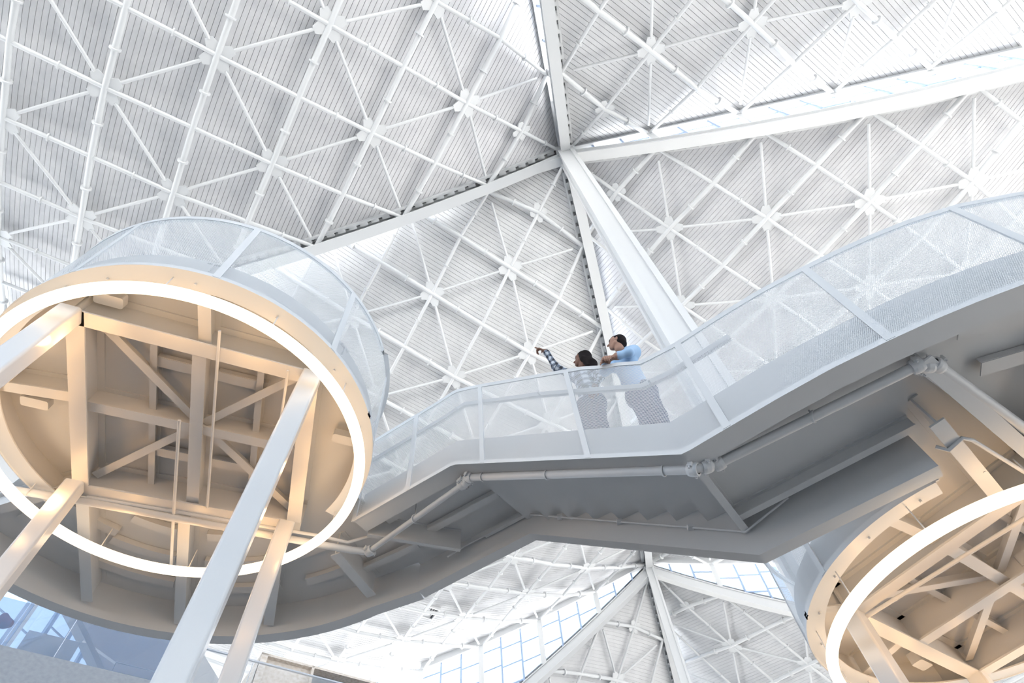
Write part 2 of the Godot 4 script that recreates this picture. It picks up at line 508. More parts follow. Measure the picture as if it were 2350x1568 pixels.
func build_roof() -> void:
	var g := Geo.new()
	g.box(Vector3.ZERO, Vector3(0.19, 0, 0), Vector3(0, 0.06, 0), Vector3(0, 0, 0.08))
	mat.bracket_mesh = g.mesh()
	build_module("C", "q", "white boarded roof plane with steep board lines rising to the ridge", "white tubular truss under the boarded plane with steep board lines")
	build_module("E", "p", "white boarded roof plane above the bright window band", "white tubular truss above the bright window band")
	build_module("B", "q", "white boarded roof plane behind the large hall column", "white tubular truss behind the large hall column")
	build_module("A", "p", "white boarded roof plane spanning from the large column over the stair bridge", "white tubular truss spanning behind the two people")
	build_module("G", "p", "white boarded roof plane below the long curved window, left of the far column", "white tubular truss below the long curved window")
	build_module("H", "q", "white boarded roof plane right of the far column", "white tubular truss right of the far column")
	build_edge("C", "A", Vector2(0, 0), Vector2(-1, 1), 7, "white ridge beam running from the large column to the round platform guard", "clerestory band beside the ridge beam over the round platform", 1)
	build_edge("B", "E", Vector2(0, 0), Vector2(1, -1), 7, "white ridge beam under the bright window band", "bright clerestory window band along the ridge beam", 2)
	build_edge("E", "C", Vector2(0, 0), Vector2(-1, -1), 5, "white ridge beam running up from the large column head", "clerestory band at the glaring white boards", 3)
	build_edge("A", "B", Vector2(0, 0), Vector2(1, 1), 7, "white slotted ridge beam running down behind the man's head", "clerestory band behind the large column", 4)
	build_edge("G", "A", Vector2(7, 7), Vector2(-1, 1), 4, "white arched beam with slotted edge under the long curved window", "long curved window of white panes with blue mullions", 5)
	build_edge("H", "B", Vector2(7, 7), Vector2(1, -1), 6, "white beam below the far window beside the perforated drum", "far window of white panes between column head and perforated drum", 6)
	build_edge("G", "H", Vector2(7, 7), Vector2(1, 1), 4, "white slotted beam running down beside the far column", "clerestory band behind the far column", 7)

# plain roof squares added out of view to keep sun off the hall floor
func build_shading_roof() -> void:
	for c in [Vector2(-14, -7), Vector2(-7, -14), Vector2(7, -14), Vector2(-14, 7)]:
		var cl := structure("ceiling", "white roof square added out of view to shade the hall floor from the sun", "ceiling")
		var poly := PackedVector2Array()
		for d in [Vector2(7, 0), Vector2(0, 7), Vector2(-7, 0), Vector2(0, -7)]:
			var w: Vector3 = HUB + EA * (c.x + d.x) + EB * (c.y + d.y)
			poly.append(Vector2(w.x, w.z))
		var g := Geo.new()
		g.plate(poly, HUB.y - 4.5, 0.3)
		obj("roof_sheet", g, mat.membrane, cl)

func hall_column(foot: Vector3, top: float, w: float, label: String) -> void:
	var t := thing("hall_column", label, "column", Vector3(foot.x, 0, foot.z), "tall box columns under the roof folds")
	# box section with raised corner plates
	var a := w * 0.5; var b := w * 0.27; var i := w * 0.41
	var prof := [Vector2(-a, -a), Vector2(-b, -a), Vector2(-b, -i), Vector2(b, -i), Vector2(b, -a), Vector2(a, -a), Vector2(a, -b), Vector2(i, -b), Vector2(i, b), Vector2(a, b), Vector2(a, a), Vector2(b, a), Vector2(b, i), Vector2(-b, i), Vector2(-b, a), Vector2(-a, a), Vector2(-a, b), Vector2(-i, b), Vector2(-i, -b), Vector2(-a, -b)]
	var x := (EA + EB).normalized(); var z := (EB - EA).normalized()
	var g := Geo.new()
	var n := prof.size()
	for k in n:
		var p: Vector2 = prof[k]; var q: Vector2 = prof[(k + 1) % n]
		var P := x * p.x + z * p.y; var Q := x * q.x + z * q.y
		var f := Vector3(foot.x, 0, foot.z)
		g.quad(f + P, f + Q, f + Q + UP * top, f + P + UP * top)
	obj("shaft", g, mat.steel, t)
	g = Geo.new()
	var hd := Vector3(foot.x, top, foot.z)
	g.box(hd + UP * 0.1, x * w * 0.62, UP * 0.28, z * w * 0.62)
	g.box(hd + UP * 0.75, x * w * 0.30, UP * 0.4, z * w * 0.30)
	obj("column_head", g, mat.steel, t)
	g = Geo.new()
	g.box(Vector3(foot.x, 0.03, foot.z), x * w * 0.8, UP * 0.03, z * w * 0.8)
	obj("base_plate", g, mat.steel, t)

# ------------------------------------------------------------------ platforms, bridge and guards
const YL := 6.79        # underside of the upper platform's edge
const YR := 5.25        # underside of the lower platform's edge
const DEEP := 0.36      # edge channels up to the deck
const CL := Vector2(-3.57, -3.68)
const CR := Vector2(4.55, -5.74)
const RL := 1.95
const RR := 1.91
const N0 := Vector2(-2.156, -5.247)
const N1 := Vector2(-0.845, -4.566)
const N2 := Vector2(1.27, -3.415)
const F0 := Vector2(-1.612, -6.512)
const F1 := Vector2(-0.088, -5.713)
const F2 := Vector2(1.973, -4.635)
const F3 := Vector2(3.397, -3.797)
const NEAR_CURVE := [Vector2(1.27, -3.415), Vector2(1.60, -3.21), Vector2(2.0, -2.965), Vector2(2.385, -2.745), Vector2(2.775, -2.56), Vector2(3.10, -2.42), Vector2(3.40, -2.31), Vector2(3.72, -2.21), Vector2(4.15, -2.12), Vector2(4.7, -2.08), Vector2(5.3, -2.16), Vector2(5.9, -2.36)]

func ring_pt(c: Vector2, r: float, deg: float) -> Vector2:
	return c + Vector2(cos(deg_to_rad(deg)), sin(deg_to_rad(deg))) * r

func arc(c: Vector2, r: float, d0: float, d1: float, n: int) -> Array:
	var o := []
	for k in n + 1: o.append(ring_pt(c, r, lerpf(d0, d1, float(k) / n)))
	return o

func lats(path: Array, towards: Vector3) -> Array:
	# horizontal directions across the path, on the side of a point
	var o := []
	for i in path.size():
		var d: Vector3 = path[mini(i + 1, path.size() - 1)] - path[maxi(i - 1, 0)]
		var s := Vector3(-d.z, 0, d.x).normalized()
		if s.dot(towards - path[i]) < 0.0: s = -s
		o.append(s)
	return o

func lift2(p: Array, y: float) -> Array:
	return p.map(func(e): return Vector3(e.x, y, e.y))

func make_tile() -> void:
	var g := Geo.new()
	var nc := 12; var nr := 14
	var cx := 1.0 / nc; var cy := 1.0 / nr
	for r in nr:
		for k in nc:
			var o := Vector3((k + 0.5 + (0.5 if r % 2 else 0.0)) * cx, (r + 0.5) * cy, 0)
			var inner := []; var outer := []
			for w in 8:
				var an := TAU * w / 8.0
				inner.append(o + Vector3(cos(an) * cx * 0.355, sin(an) * cy * 0.405, 0))
				var e := Vector3(roundf(cos(an) * 1.2), roundf(sin(an) * 1.2), 0)
				outer.append(o + Vector3(e.x * cx * 0.5, e.y * cy * 0.5, 0))
			for w in 8:
				g.quad(inner[w], outer[w], outer[(w + 1) % 8], inner[(w + 1) % 8])
	mat.tile = g.mesh()

# perforated guard along a path of bottom points; heights of the guard at each; seams as distances
func along_path(pts: Array, hs: Array, cum: Array, s: float) -> Array:
	var i := 0
	while i < cum.size() - 2 and cum[i + 1] < s: i += 1
	var f: float = clampf((s - cum[i]) / maxf(cum[i + 1] - cum[i], 0.0001), 0, 1)
	return [pts[i].lerp(pts[i + 1], f), lerpf(hs[i], hs[i + 1], f)]

func guard(owner_: Node3D, pts: Array, hs: Array, seams: Array, label: String) -> void:
	var parent := Node3D.new()
	parent.name = "guard"
	owner_.add_child(parent, true)
	parent.position = pts[0] - owner_.position
	parent.set_meta("label", label)
	var cum := [0.0]
	for i in pts.size() - 1: cum.append(cum[i] + pts[i].distance_to(pts[i + 1]))
	var total: float = cum[-1]
	var cuts := [0.0]
	for e in seams:
		if e < total - 0.1: cuts.append(e)
	cuts.append(total)
	var low := 0.045; var top := 0.055; var edge := 0.03
	for k in cuts.size() - 1:
		var a: float = cuts[k] + edge; var b: float = cuts[k + 1] - edge
		var cols := maxi(1, int(round((b - a) / 0.192)))
		var w := (b - a) / cols
		var xs := []
		for c in cols:
			var A: Array = along_path(pts, hs, cum, a + c * w); var B: Array = along_path(pts, hs, cum, a + (c + 1) * w)
			var h: float = (A[1] + B[1]) * 0.5 - low - top
			var rows := maxi(1, int(round(h / 0.194)))
			for r in rows:
				var va: float = (A[1] - low - top) / rows; var vb: float = (B[1] - low - top) / rows
				var o: Vector3 = A[0] + UP * (low + va * r)
				var u: Vector3 = (B[0] + UP * (low + vb * r)) - o
				xs.append(Transform3D(Basis(u, UP * ((va + vb) * 0.5), u.cross(UP).normalized()), o))
		var mm := MultiMesh.new()
		mm.transform_format = MultiMesh.TRANSFORM_3D
		mm.mesh = mat.tile
		mm.instance_count = xs.size()
		for i in xs.size():
			mm.set_instance_transform(i, xs[i])
		var mi := MultiMeshInstance3D.new()
		mi.multimesh = mm
		mi.material_override = mat.panel
		mi.name = "perforated_sheet"
		parent.add_child(mi, true)
		mi.position = -pts[0]
		mi.set_meta("kind", "stuff")
	# borders and seam strips
	var fine := []; var fh := []
	for k in int(total / 0.08) + 1:
		var q: Array = along_path(pts, hs, cum, minf(k * 0.08, total))
		fine.append(q[0]); fh.append(q[1])
	var e: Array = along_path(pts, hs, cum, total)
	fine.append(e[0]); fh.append(e[1])
	var lt := lats(fine, Vector3(0, 0, 60))
	var g := Geo.new()
	g.sweep([Vector2(-0.006, -0.01), Vector2(0.006, -0.01), Vector2(0.006, low), Vector2(-0.006, low)], fine, lt)
	obj("bottom_border", g, mat.panel, parent)
	g = Geo.new()
	var tops := []
	for i in fine.size(): tops.append(fine[i] + UP * fh[i])
	g.sweep([Vector2(-0.045, -0.012), Vector2(0.006, -top), Vector2(0.012, 0.0), Vector2(-0.045, 0.0)], tops, lt)
	obj("top_rail", g, mat.panel, parent)
	for k in cuts.size():
		var q: Array = along_path(pts, hs, cum, cuts[k])
		var q2: Array = along_path(pts, hs, cum, minf(cuts[k] + 0.05, total)); var q1: Array = along_path(pts, hs, cum, maxf(cuts[k] - 0.05, 0))
		var d: Vector3 = (q2[0] - q1[0]).normalized()
		g = Geo.new()
		g.box(q[0] + UP * q[1] * 0.5, d * 0.034, UP * q[1] * 0.5, d.cross(UP).normalized() * 0.009)
		obj("seam_post", g, mat.panel, parent)

func rounded_post(called: String, foot: Vector3, top: Vector3, w: float, x: Vector3, parent: Node3D, m: Material) -> void:
	var prof := []
	var r := 0.028; var h := w * 0.5
	for k in 4:
		var c := Vector2(h - r, h - r).rotated(k * PI / 2)
		for j in 5: prof.append(c + Vector2(r, 0).rotated(k * PI / 2 + j * PI / 8))
	var z := x.cross(UP).normalized()
	var g := Geo.new()
	var n := prof.size()
	for k in n:
		var a: Vector2 = prof[k]; var b: Vector2 = prof[(k + 1) % n]
		var an := k - (k / 5) * 5
		var na := Vector2(1, 0).rotated((k / 5) * PI / 2 + an * PI / 8)
		var k2 := (k + 1) % n
		var nb := Vector2(1, 0).rotated((k2 / 5) * PI / 2 + (k2 % 5) * PI / 8)
		var A := x * a.x + z * a.y; var B := x * b.x + z * b.y
		var NA := x * na.x + z * na.y; var NB := x * nb.x + z * nb.y
		g.squad(foot + A, foot + B, top + B, top + A, NA, NB, NB, NA)
	obj(called, g, m, parent)

func ring_light(c: Vector2, r: float, y: float, label: String, energy: float) -> void:
	var t := thing("ring_light", label, "light", flat(c, y), "glowing rings under the round platforms")
	var g := Geo.new()
	var prof := []
	for k in 17: prof.append(Vector2(r + 0.056 * cos(-TAU * k / 16.0), 0.056 * sin(-TAU * k / 16.0)))
	g.lathe(prof, flat(c, y), UP, 128)
	obj("glowing_tube", g, mat.ring_glow, t)
	for k in 12:
		var d := ring_pt(Vector2.ZERO, r, k * 30.0 + 12.0)
		g = Geo.new()
		g.tube([flat(c + d, y + 0.06), flat(c + d, y + 0.32)], 0.006, 6)
		obj("hanger", g, mat.pipe, t)
		var l := OmniLight3D.new()
		l.name = "ring_glow_light"
		l.light_color = Color(1.0, 0.78, 0.52)
		l.light_energy = energy
		l.light_size = 0.06
		l.omni_range = 60.0
		l.omni_attenuation = 2.0
		l.shadow_enabled = true
		t.add_child(l, true)
		var dd := d.normalized() * (r - 0.45)
		l.position = Vector3(dd.x, -0.12, dd.y)

func soft_box(o: Vector3, x: Vector3, z: Vector3, sx: float, sy: float, sz: float) -> Geo:
	# small housing with rounded corners
	var g := Geo.new()
	var prof := PackedVector2Array()
	var r := minf(sx, sz) * 0.2
	for k in 4:
		var sg := [Vector2(1, 1), Vector2(-1, 1), Vector2(-1, -1), Vector2(1, -1)]
		var c := Vector2(sg[k].x * (sx * 0.5 - r), sg[k].y * (sz * 0.5 - r))
		for j in 4: prof.append(c + Vector2(r, 0).rotated(k * PI / 2 + j * PI / 6))
	var path := [o - UP * sy * 0.5, o + UP * sy * 0.5]
	var n := prof.size()
	for k in n:
		var a := prof[k]; var b := prof[(k + 1) % n]
		g.quad(path[0] + x * a.x + z * a.y, path[0] + x * b.x + z * b.y, path[1] + x * b.x + z * b.y, path[1] + x * a.x + z * a.y)
		g.tri(path[0], path[0] + x * a.x * 0.97 + z * a.y * 0.97, path[0] + x * b.x * 0.97 + z * b.y * 0.97)
		g.quad(path[0] + x * a.x * 0.97 + z * a.y * 0.97, path[0] + x * b.x * 0.97 + z * b.y * 0.97, path[0] + x * b.x + z * b.y, path[0] + x * a.x + z * a.y)
	return g

func beam(called: String, a: Vector2, b: Vector2, y: float, w: float, h: float, t: float, parent: Node3D) -> void:
	var g := Geo.new()
	var ext := (b - a).normalized() * (0.08 if called == "frame_beam" else 0.0)
	g.ibeam(flat(a - ext, y), flat(b + ext, y), w, h, t)
	obj(called, g, mat.soffit, parent)

func angle_strip(a: Vector2, b: Vector2, y: float, w: float, parent: Node3D) -> void:
	var g := Geo.new()
	var A := flat(a, y); var B := flat(b, y)
	g.bar(A, B, w, 0.012)
	var s := (B - A).cross(UP).normalized() * w * 0.5
	g.bar(A + s + UP * 0.03, B + s + UP * 0.03, 0.012, 0.06)
	obj("stiffener", g, mat.soffit, parent)

func arc_strip(c: Vector2, r: float, d0: float, d1: float, y: float, w: float, parent: Node3D) -> void:
	var p := lift2(arc(c, r, d0, d1, 8), y)
	var g := Geo.new()
	g.sweep([Vector2(-w * 0.5, 0), Vector2(w * 0.5, 0), Vector2(w * 0.5, 0.07), Vector2(w * 0.5 - 0.012, 0.07), Vector2(w * 0.5 - 0.012, 0.012), Vector2(-w * 0.5, 0.012)], p, lats(p, flat(c, y)))
	obj("stiffener", g, mat.soffit, parent)

func coupling(o: Vector3, d: Vector3, r: float, parent: Node3D) -> void:
	# grooved pipe coupling: two shells with bolt lugs
	var g := Geo.new()
	g.lathe([Vector2(r, -0.045), Vector2(r * 1.35, -0.045), Vector2(r * 1.5, -0.02), Vector2(r * 1.5, 0.02), Vector2(r * 1.35, 0.045), Vector2(r, 0.045)], o, d, 14)
	var s := d.cross(UP).normalized()
	for k in [-1.0, 1.0]:
		g.box(o + s * k * r * 1.65, d * 0.02, d.cross(s) * 0.02, s * r * 0.35)
		g.tube([o + s * k * r * 1.75 - d.cross(s) * 0.04, o + s * k * r * 1.75 + d.cross(s) * 0.04], 0.009, 6)
	obj("coupling", g, mat.pipe, parent)

func pipe_run(pts: Array, r: float, parent: Node3D, called := "pipe") -> void:
	var g := Geo.new()
	g.tube(pts, r, 14)
	obj(called, g, mat.pipe, parent)

func build_left_platform() -> void:
	var t := thing("round_platform", "upper round steel platform on four legs with ribbed underside", "platform", flat(CL, 0))
	# deck plate
	var rim_c := Vector2(-3.57, -3.80)
	var poly := PackedVector2Array()
	poly.append_array(PackedVector2Array(arc(rim_c, 3.18, -165, -66, 24)))
	poly.append_array(PackedVector2Array([Vector2(-1.64, -6.50), Vector2(-2.10, -5.27)]))
	poly.append_array(PackedVector2Array(arc(CL, 1.90, -46, 190, 48)))
	var g := Geo.new()
	g.plate(poly, YL + 0.33, 0.03)
	obj("deck", g, mat.soffit, t)
	# rim of the round part: web and bottom flange
	var p := lift2(arc(CL, RL - 0.05, -50, 200, 64), YL)
	var l := lats(p, flat(CL, YL))
	g = Geo.new()
	g.sweep([Vector2(-0.044, 0), Vector2(0.14, 0), Vector2(0.14, 0.015), Vector2(0.015, 0.015), Vector2(0.015, DEEP), Vector2(0, DEEP), Vector2(0, 0.015), Vector2(-0.044, 0.015)], p, l)
	obj("rim_channel", g, mat.soffit, t)
	# bolts under the flange
	for k in 9:
		var b := flat(ring_pt(CL, RL - 0.12, -30.0 + k * 24.0), YL)
		g = Geo.new()
		g.tube([b, b - UP * 0.025], 0.012, 6)
		obj("bolt", g, mat.pipe, t)
	# wide outer rim on the far side
	p = lift2(arc(rim_c, 3.18, -168, -66, 40) + [F0], YL - 0.12)
	l = lats(p, flat(rim_c, YL))
	g = Geo.new()
	g.sweep([Vector2(0, 0), Vector2(0, 0.48), Vector2(-0.02, 0.48), Vector2(-0.02, 0.02), Vector2(-0.17, 0.02), Vector2(-0.17, 0.0)], p, l)
	obj("outer_rim", g, mat.soffit, t)
	# square frame over the legs
	var K := [Vector2(-4.00, -2.16), Vector2(-2.07, -3.15), Vector2(-2.85, -5.16), Vector2(-4.93, -4.20)]
	for k in 4: beam("frame_beam", K[k], K[(k + 1) % 4], YL - 0.05, 0.16, 0.38, 0.02, t)
	var c: Vector2 = (K[0] + K[1] + K[2] + K[3]) * 0.25
	var m := []
	for k in 4: m.append((K[k] + K[(k + 1) % 4]) * 0.5)
	beam("middle_beam", m[0], m[2], YL, 0.13, 0.33, 0.018, t)
	beam("cross_beam", m[3], c, YL + 0.05, 0.12, 0.28, 0.018, t)
	beam("cross_beam", c, m[1], YL + 0.05, 0.12, 0.28, 0.018, t)
	for k in 4:
		g = Geo.new()
		var a: Vector2 = K[k].lerp(c, 0.05); var b: Vector2 = K[k].lerp(c, 0.97)
		g.bar(flat(a, YL + 0.14), flat(b, YL + 0.14), 0.09, 0.012)
		g.bar(flat(a, YL + 0.185), flat(b, YL + 0.185), 0.012, 0.09)
		obj("diagonal_brace", g, mat.soffit, t)
	for f in [0.27, 0.75]:
		beam("joist", K[0].lerp(K[1], f), K[3].lerp(K[2], f), YL + 0.2, 0.07, 0.13, 0.012, t)
	for f in [0.22, 0.78]:
		var a: Vector2 = K[0].lerp(K[3], f); var b: Vector2 = K[1].lerp(K[2], f)
		angle_strip(a.lerp(b, 0.28), a.lerp(b, 0.50), YL + 0.24, 0.12, t)
		angle_strip(a.lerp(b, 0.55), a.lerp(b, 0.78), YL + 0.24, 0.12, t)
	# beams from the frame to the outer rim
	var inn := [Vector2(-4.966, -4.277), Vector2(-4.02, -4.80), Vector2(-3.02, -5.20), Vector2(-2.51, -5.753)]
	var out := [Vector2(-5.74, -6.02), Vector2(-4.83, -6.68), Vector2(-3.72, -6.93), Vector2(-2.26, -6.62)]
	for k in 4: beam("radial_beam", inn[k], out[k], YL - 0.02, 0.13, 0.36, 0.018, t)
	for q in [[Vector2(-4.96, -4.2), Vector2(-6.4, -4.5)], [Vector2(-4.45, -3.1), Vector2(-5.35, -2.75)], [Vector2(-2.07, -3.15), Vector2(-1.75, -3.05)], [Vector2(-3.0, -2.65), Vector2(-2.75, -1.95)]]:
		beam("radial_beam", q[0], q[1], YL + 0.05, 0.12, 0.28, 0.018, t)
	for k in 3:
		var d0 := rad_to_deg((inn[k].lerp(out[k], 0.5) - rim_c).angle()); var d1 := rad_to_deg((inn[k + 1].lerp(out[k + 1], 0.5) - rim_c).angle())
		for r in [1.75, 2.25, 2.75]:
			if k == 2 and r < 2.0: continue
			arc_strip(rim_c, r, d0 + 6.5 / r * 1.6, d1 - 6.5 / r * 1.6, YL + 0.255, 0.13, t)
	for r in [2.1, 2.65]: arc_strip(rim_c, r, -160, -138, YL + 0.255, 0.13, t)
	# legs
	var x := flat(K[1] - K[0], 0).normalized()
	var feet := [Vector3(-4.05, 0, -2.00), Vector3(-2.15, 0, -2.98), Vector3(-4.93, 0, -4.12), Vector3(-2.99, 0, -5.06)]
	var tops := [Vector3(-4.02, YL - 0.05, -2.12), Vector3(-2.06, YL - 0.05, -3.14), Vector3(-4.96, YL - 0.05, -4.13), Vector3(-2.93, YL - 0.05, -5.13)]
	for k in 4:
		rounded_post("leg", feet[k], tops[k], 0.19, x, t, mat.column)
		g = Geo.new()
		g.box(feet[k] + UP * 0.012, x * 0.17, UP * 0.012, x.cross(UP) * 0.17)
		obj("foot_plate", g, mat.column, t)
	# lamp housings under the deck
	var z := x.cross(UP).normalized()
	for q in [Vector3(-3.77, YL + 0.20, -2.12), Vector3(-4.98, YL + 0.16, -3.12), Vector3(-2.02, YL + 0.20, -4.14)]:
		obj("lamp_housing", soft_box(q, x, z, 0.26, 0.10, 0.12), mat.soffit, t)
	# guard
	var gp := lift2(arc(CL, RL, -50, 205, 90), YL)
	var hh := []
	for k in gp.size(): hh.append(1.32)
	guard(t, gp, hh, [1.259, 2.518, 3.78, 5.04, 6.3, 7.5], "white perforated guard")
	# pipes of the sprinkler system under the platform
	var pp := thing("sprinkler_pipe", "cream sprinkler pipe crossing under the upper round platform", "pipe")
	var y := YL - 0.10
	pipe_run([Vector3(-6.2, y, -3.75), Vector3(-4.93, y, -4.32), Vector3(-2.27, y, -5.62), Vector3(-2.10, y, -5.68)], 0.042, pp)
	for q in [Vector3(-4.6, y, -4.48), Vector3(-3.3, y, -5.12)]:
		g = Geo.new()
		g.tube([q, q + UP * 0.4], 0.008, 6)
		obj("hanger", g, mat.pipe, pp)
	pipe_run([Vector3(-2.76, YL - 0.05, -2.49), Vector3(-3.70, YL - 0.05, -4.69)], 0.014, pp, "branch_pipe")
	pipe_run([Vector3(-2.26, YL - 0.05, -3.02), Vector3(-2.95, YL - 0.05, -4.60)], 0.014, pp, "branch_pipe")
	pipe_run([Vector3(-3.51, YL - 0.08, -3.43), Vector3(-4.12, YL - 0.08, -4.79), Vector3(-4.44, YL - 0.08, -5.52)], 0.017, pp, "branch_pipe")
	pipe_run([Vector3(-4.9, YL - 0.06, -4.3), Vector3(-2.6, YL - 0.06, -5.35), Vector3(-2.3, YL - 0.04, -5.55), Vector3(-1.95, YL + 0.1, -5.62)], 0.02, pp, "branch_pipe")

func build_bridge() -> void:
	var t := thing("stair_bridge", "grey steel stair bridge stepping down between the two round platforms", "bridge", flat(N1, YL))
	var g := Geo.new()
	g.plate(PackedVector2Array([N0 + Vector2(0.08, -0.09), N1 + Vector2(0.05, -0.09), F1, F0]), YL + 0.30, 0.03)
	obj("upper_landing", g, mat.soffit, t)
	g = Geo.new()
	var poly := PackedVector2Array()
	for k in 6: poly.append(NEAR_CURVE[k] + Vector2(0.05, -0.09))
	poly.append_array(PackedVector2Array([F3, F2]))
	g.plate(poly, YR + 0.30, 0.03)
	obj("lower_landing", g, mat.soffit, t)
	# treads and risers
	var rise := (YL - YR) / 9.0
	for i in 9:
		var f := i / 8.0
		var a := N1.lerp(N2, f).lerp(F1.lerp(F2, f), 0.075); var b := F1.lerp(F2, f)
		var top := YL + 0.30 - rise * i
		g = Geo.new()
		g.bar(flat(a, top - rise * 0.5 - 0.01), flat(b, top - rise * 0.5 - 0.01), 0.012, rise + 0.02)
		obj("riser", g, mat.soffit, t)
		if i < 8:
			var a2 := N1.lerp(N2, f + 0.125).lerp(F1.lerp(F2, f + 0.125), 0.075); var b2 := F1.lerp(F2, f + 0.125)
			g = Geo.new()
			g.plate(PackedVector2Array([a, a2, b2, b]), top - rise - 0.02, 0.02)
			obj("tread", g, mat.soffit, t)
	# near edge channel with wide bottom flange
	var near := [flat(N0, YL), flat(N1, YL), flat(N2, YR)]
	for k in range(1, NEAR_CURVE.size()): near.append(flat(NEAR_CURVE[k], YR))
	var l := lats(near, flat((F1 + F2) * 0.5, YR))
	for i in l.size():
		if i > 5: l[i] = (flat(CR, YR) - near[i]); l[i].y = 0; l[i] = l[i].normalized()
	g = Geo.new()
	g.sweep([Vector2(0.008, 0), Vector2(0.23, 0), Vector2(0.23, 0.016), Vector2(0.10, 0.016), Vector2(0.10, 0.50), Vector2(0.085, 0.50), Vector2(0.085, 0.016), Vector2(0.008, 0.016)], near, l)
	obj("near_stringer", g, mat.soffit, t)
	var far := [flat(F0, YL - 0.12), flat(F1, YL - 0.12), flat(F2, YR - 0.12), flat(F3, YR - 0.12)]
	l = lats(far, flat((N1 + N2) * 0.5, YR))
	g = Geo.new()
	g.sweep([Vector2(0, 0), Vector2(0, 0.62), Vector2(-0.02, 0.62), Vector2(-0.02, 0.02), Vector2(-0.15, 0.02), Vector2(-0.15, 0.0)], far, l)
	obj("far_stringer", g, mat.soffit, t)
	# stiffeners and cross beams below the landings
	angle_strip(Vector2(-1.36, -5.82), Vector2(-0.42, -5.34), YL + 0.22, 0.10, t)
	angle_strip(Vector2(-1.85, -5.55), Vector2(-0.72, -4.98), YL + 0.22, 0.10, t)
	angle_strip(Vector2(-2.42, -6.42), Vector2(-1.55, -6.05), YL + 0.22, 0.10, t)
	beam("cross_beam", Vector2(-2.05, -5.50), Vector2(-0.98, -5.97), YL - 0.02, 0.05, 0.32, 0.018, t)
	beam("cross_beam", N1.lerp(F1, 0.08), N1.lerp(F1, 0.98), YL + 0.18, 0.05, 0.12, 0.012, t)
	beam("cross_beam", N2.lerp(F2, 0.1), N2.lerp(F2, 0.99), YR + 0.13, 0.07, 0.17, 0.012, t)
	var e1: Vector2 = NEAR_CURVE[5]
	angle_strip(N2.lerp(F2, 0.42), e1.lerp(F3, 0.40), YR + 0.24, 0.10, t)
	beam("edge_joist", N2.lerp(F2, 0.26), e1.lerp(F3, 0.24), YR + 0.10, 0.12, 0.20, 0.014, t)
	beam("edge_joist", N2.lerp(F2, 0.86), e1.lerp(F3, 0.86), YR + 0.16, 0.08, 0.14, 0.014, t)
	# handrail inside the near guard
	var rail := [flat(N0, YL + 1.10), flat(N1.lerp(N0, 0.2), YL + 1.10), flat(N1.lerp(N2, 0.04), YL + 1.13), flat(N1.lerp(N2, 0.5), (YL + YR) * 0.5 + 1.17), flat(N1.lerp(N2, 0.96), YR + 1.12), flat(N2 + (NEAR_CURVE[2] - N2) * 0.25, YR + 1.06), flat(NEAR_CURVE[2], YR + 1.05)]
	g = Geo.new()
	var lr := lats(rail, flat((F1 + F2) * 0.5, YR))
	g.sweep([Vector2(0.07, 0), Vector2(0.11, 0), Vector2(0.11, 0.07), Vector2(0.07, 0.07)], rail, lr)
	obj("handrail", g, mat.panel, t)
	for q in [[N1, YL + 1.10], [N1.lerp(N2, 0.5), (YL + YR) * 0.5 + 1.17], [N2, YR + 1.09]]:
		g = Geo.new()
		g.bar(flat(q[0], q[1]), flat(q[0], q[1]) + lr[2] * 0.09, 0.02, 0.02)
		obj("rail_bracket", g, mat.panel, t)
	# guard
	var gp := []; var hs := []
	for k in 6: gp.append(flat(N0.lerp(N1, k / 6.0), YL)); hs.append(1.45)
	gp.append(flat(N1, YL)); hs.append(1.47)
	for k in range(1, 12): gp.append(flat(N1.lerp(N2, k / 12.0), lerpf(YL, YR, k / 12.0))); hs.append(1.50 if k < 10 else 1.46)
	hs[7] = 1.49
	gp.append(flat(N2, YR)); hs.append(1.42)
	for k in range(1, NEAR_CURVE.size()): gp.append(flat(NEAR_CURVE[k], YR)); hs.append(1.35)
	guard(t, gp, hs, [0.82, 1.96, 3.38, 4.75, 6.1, 7.45, 8.8], "white perforated guard bending with the stair")
	# sprinkler main under the bridge
	var pp := thing("sprinkler_main", "grey sprinkler main with grooved couplings slung under the stair bridge", "pipe")
	var A := Vector3(-2.05, YL - 0.10, -5.68)
	var dn := flat(F1 - N1, 0).normalized()
	var B := flat(N1, YL - 0.06) + dn * 0.27 + Vector3(-0.08, 0, -0.04); var C := flat(N1, YL - 0.10) + dn * 0.20 + Vector3(0.06, 0, 0.03)
	var E := flat(N2, YR - 0.02) + dn * 0.20 + Vector3(-0.02, 0, 0); var H := flat(N2, YR + 0.02) + dn * 0.28 + Vector3(0.16, 0, 0.06)
	var I := flat(NEAR_CURVE[5], YR + 0.02) + Vector3(-0.02, 0, -0.42); var J := I + Vector3(0.16, 0, -0.02)
	var K := Vector3(4.55, YR + 0.02, -3.95)
	pipe_run([A, B], 0.034, pp); pipe_run([B, C + (E - C) * 0.02], 0.036, pp, "elbow")
	pipe_run([C, E], 0.042, pp); pipe_run([E, H], 0.042, pp, "elbow")
	pipe_run([H, I], 0.042, pp); pipe_run([I, J], 0.042, pp, "elbow"); pipe_run([J, K], 0.046, pp)
	pipe_run([J + Vector3(-0.10, 0.02, -0.05), K + Vector3(-0.12, 0.02, -0.05)], 0.018, pp, "branch_pipe")
	for q in [[A, B, 0.0], [A, B, 1.0], [C, E, 0.0], [C, E, 1.0], [H, I, 0.0], [H, I, 1.0], [J, K, 0.0], [B, C, 0.5], [E, H, 0.5], [I, J, 0.5]]:
		var d: Vector3 = (q[1] - q[0]).normalized()
		coupling(q[0].lerp(q[1], q[2]), d, 0.042, pp)
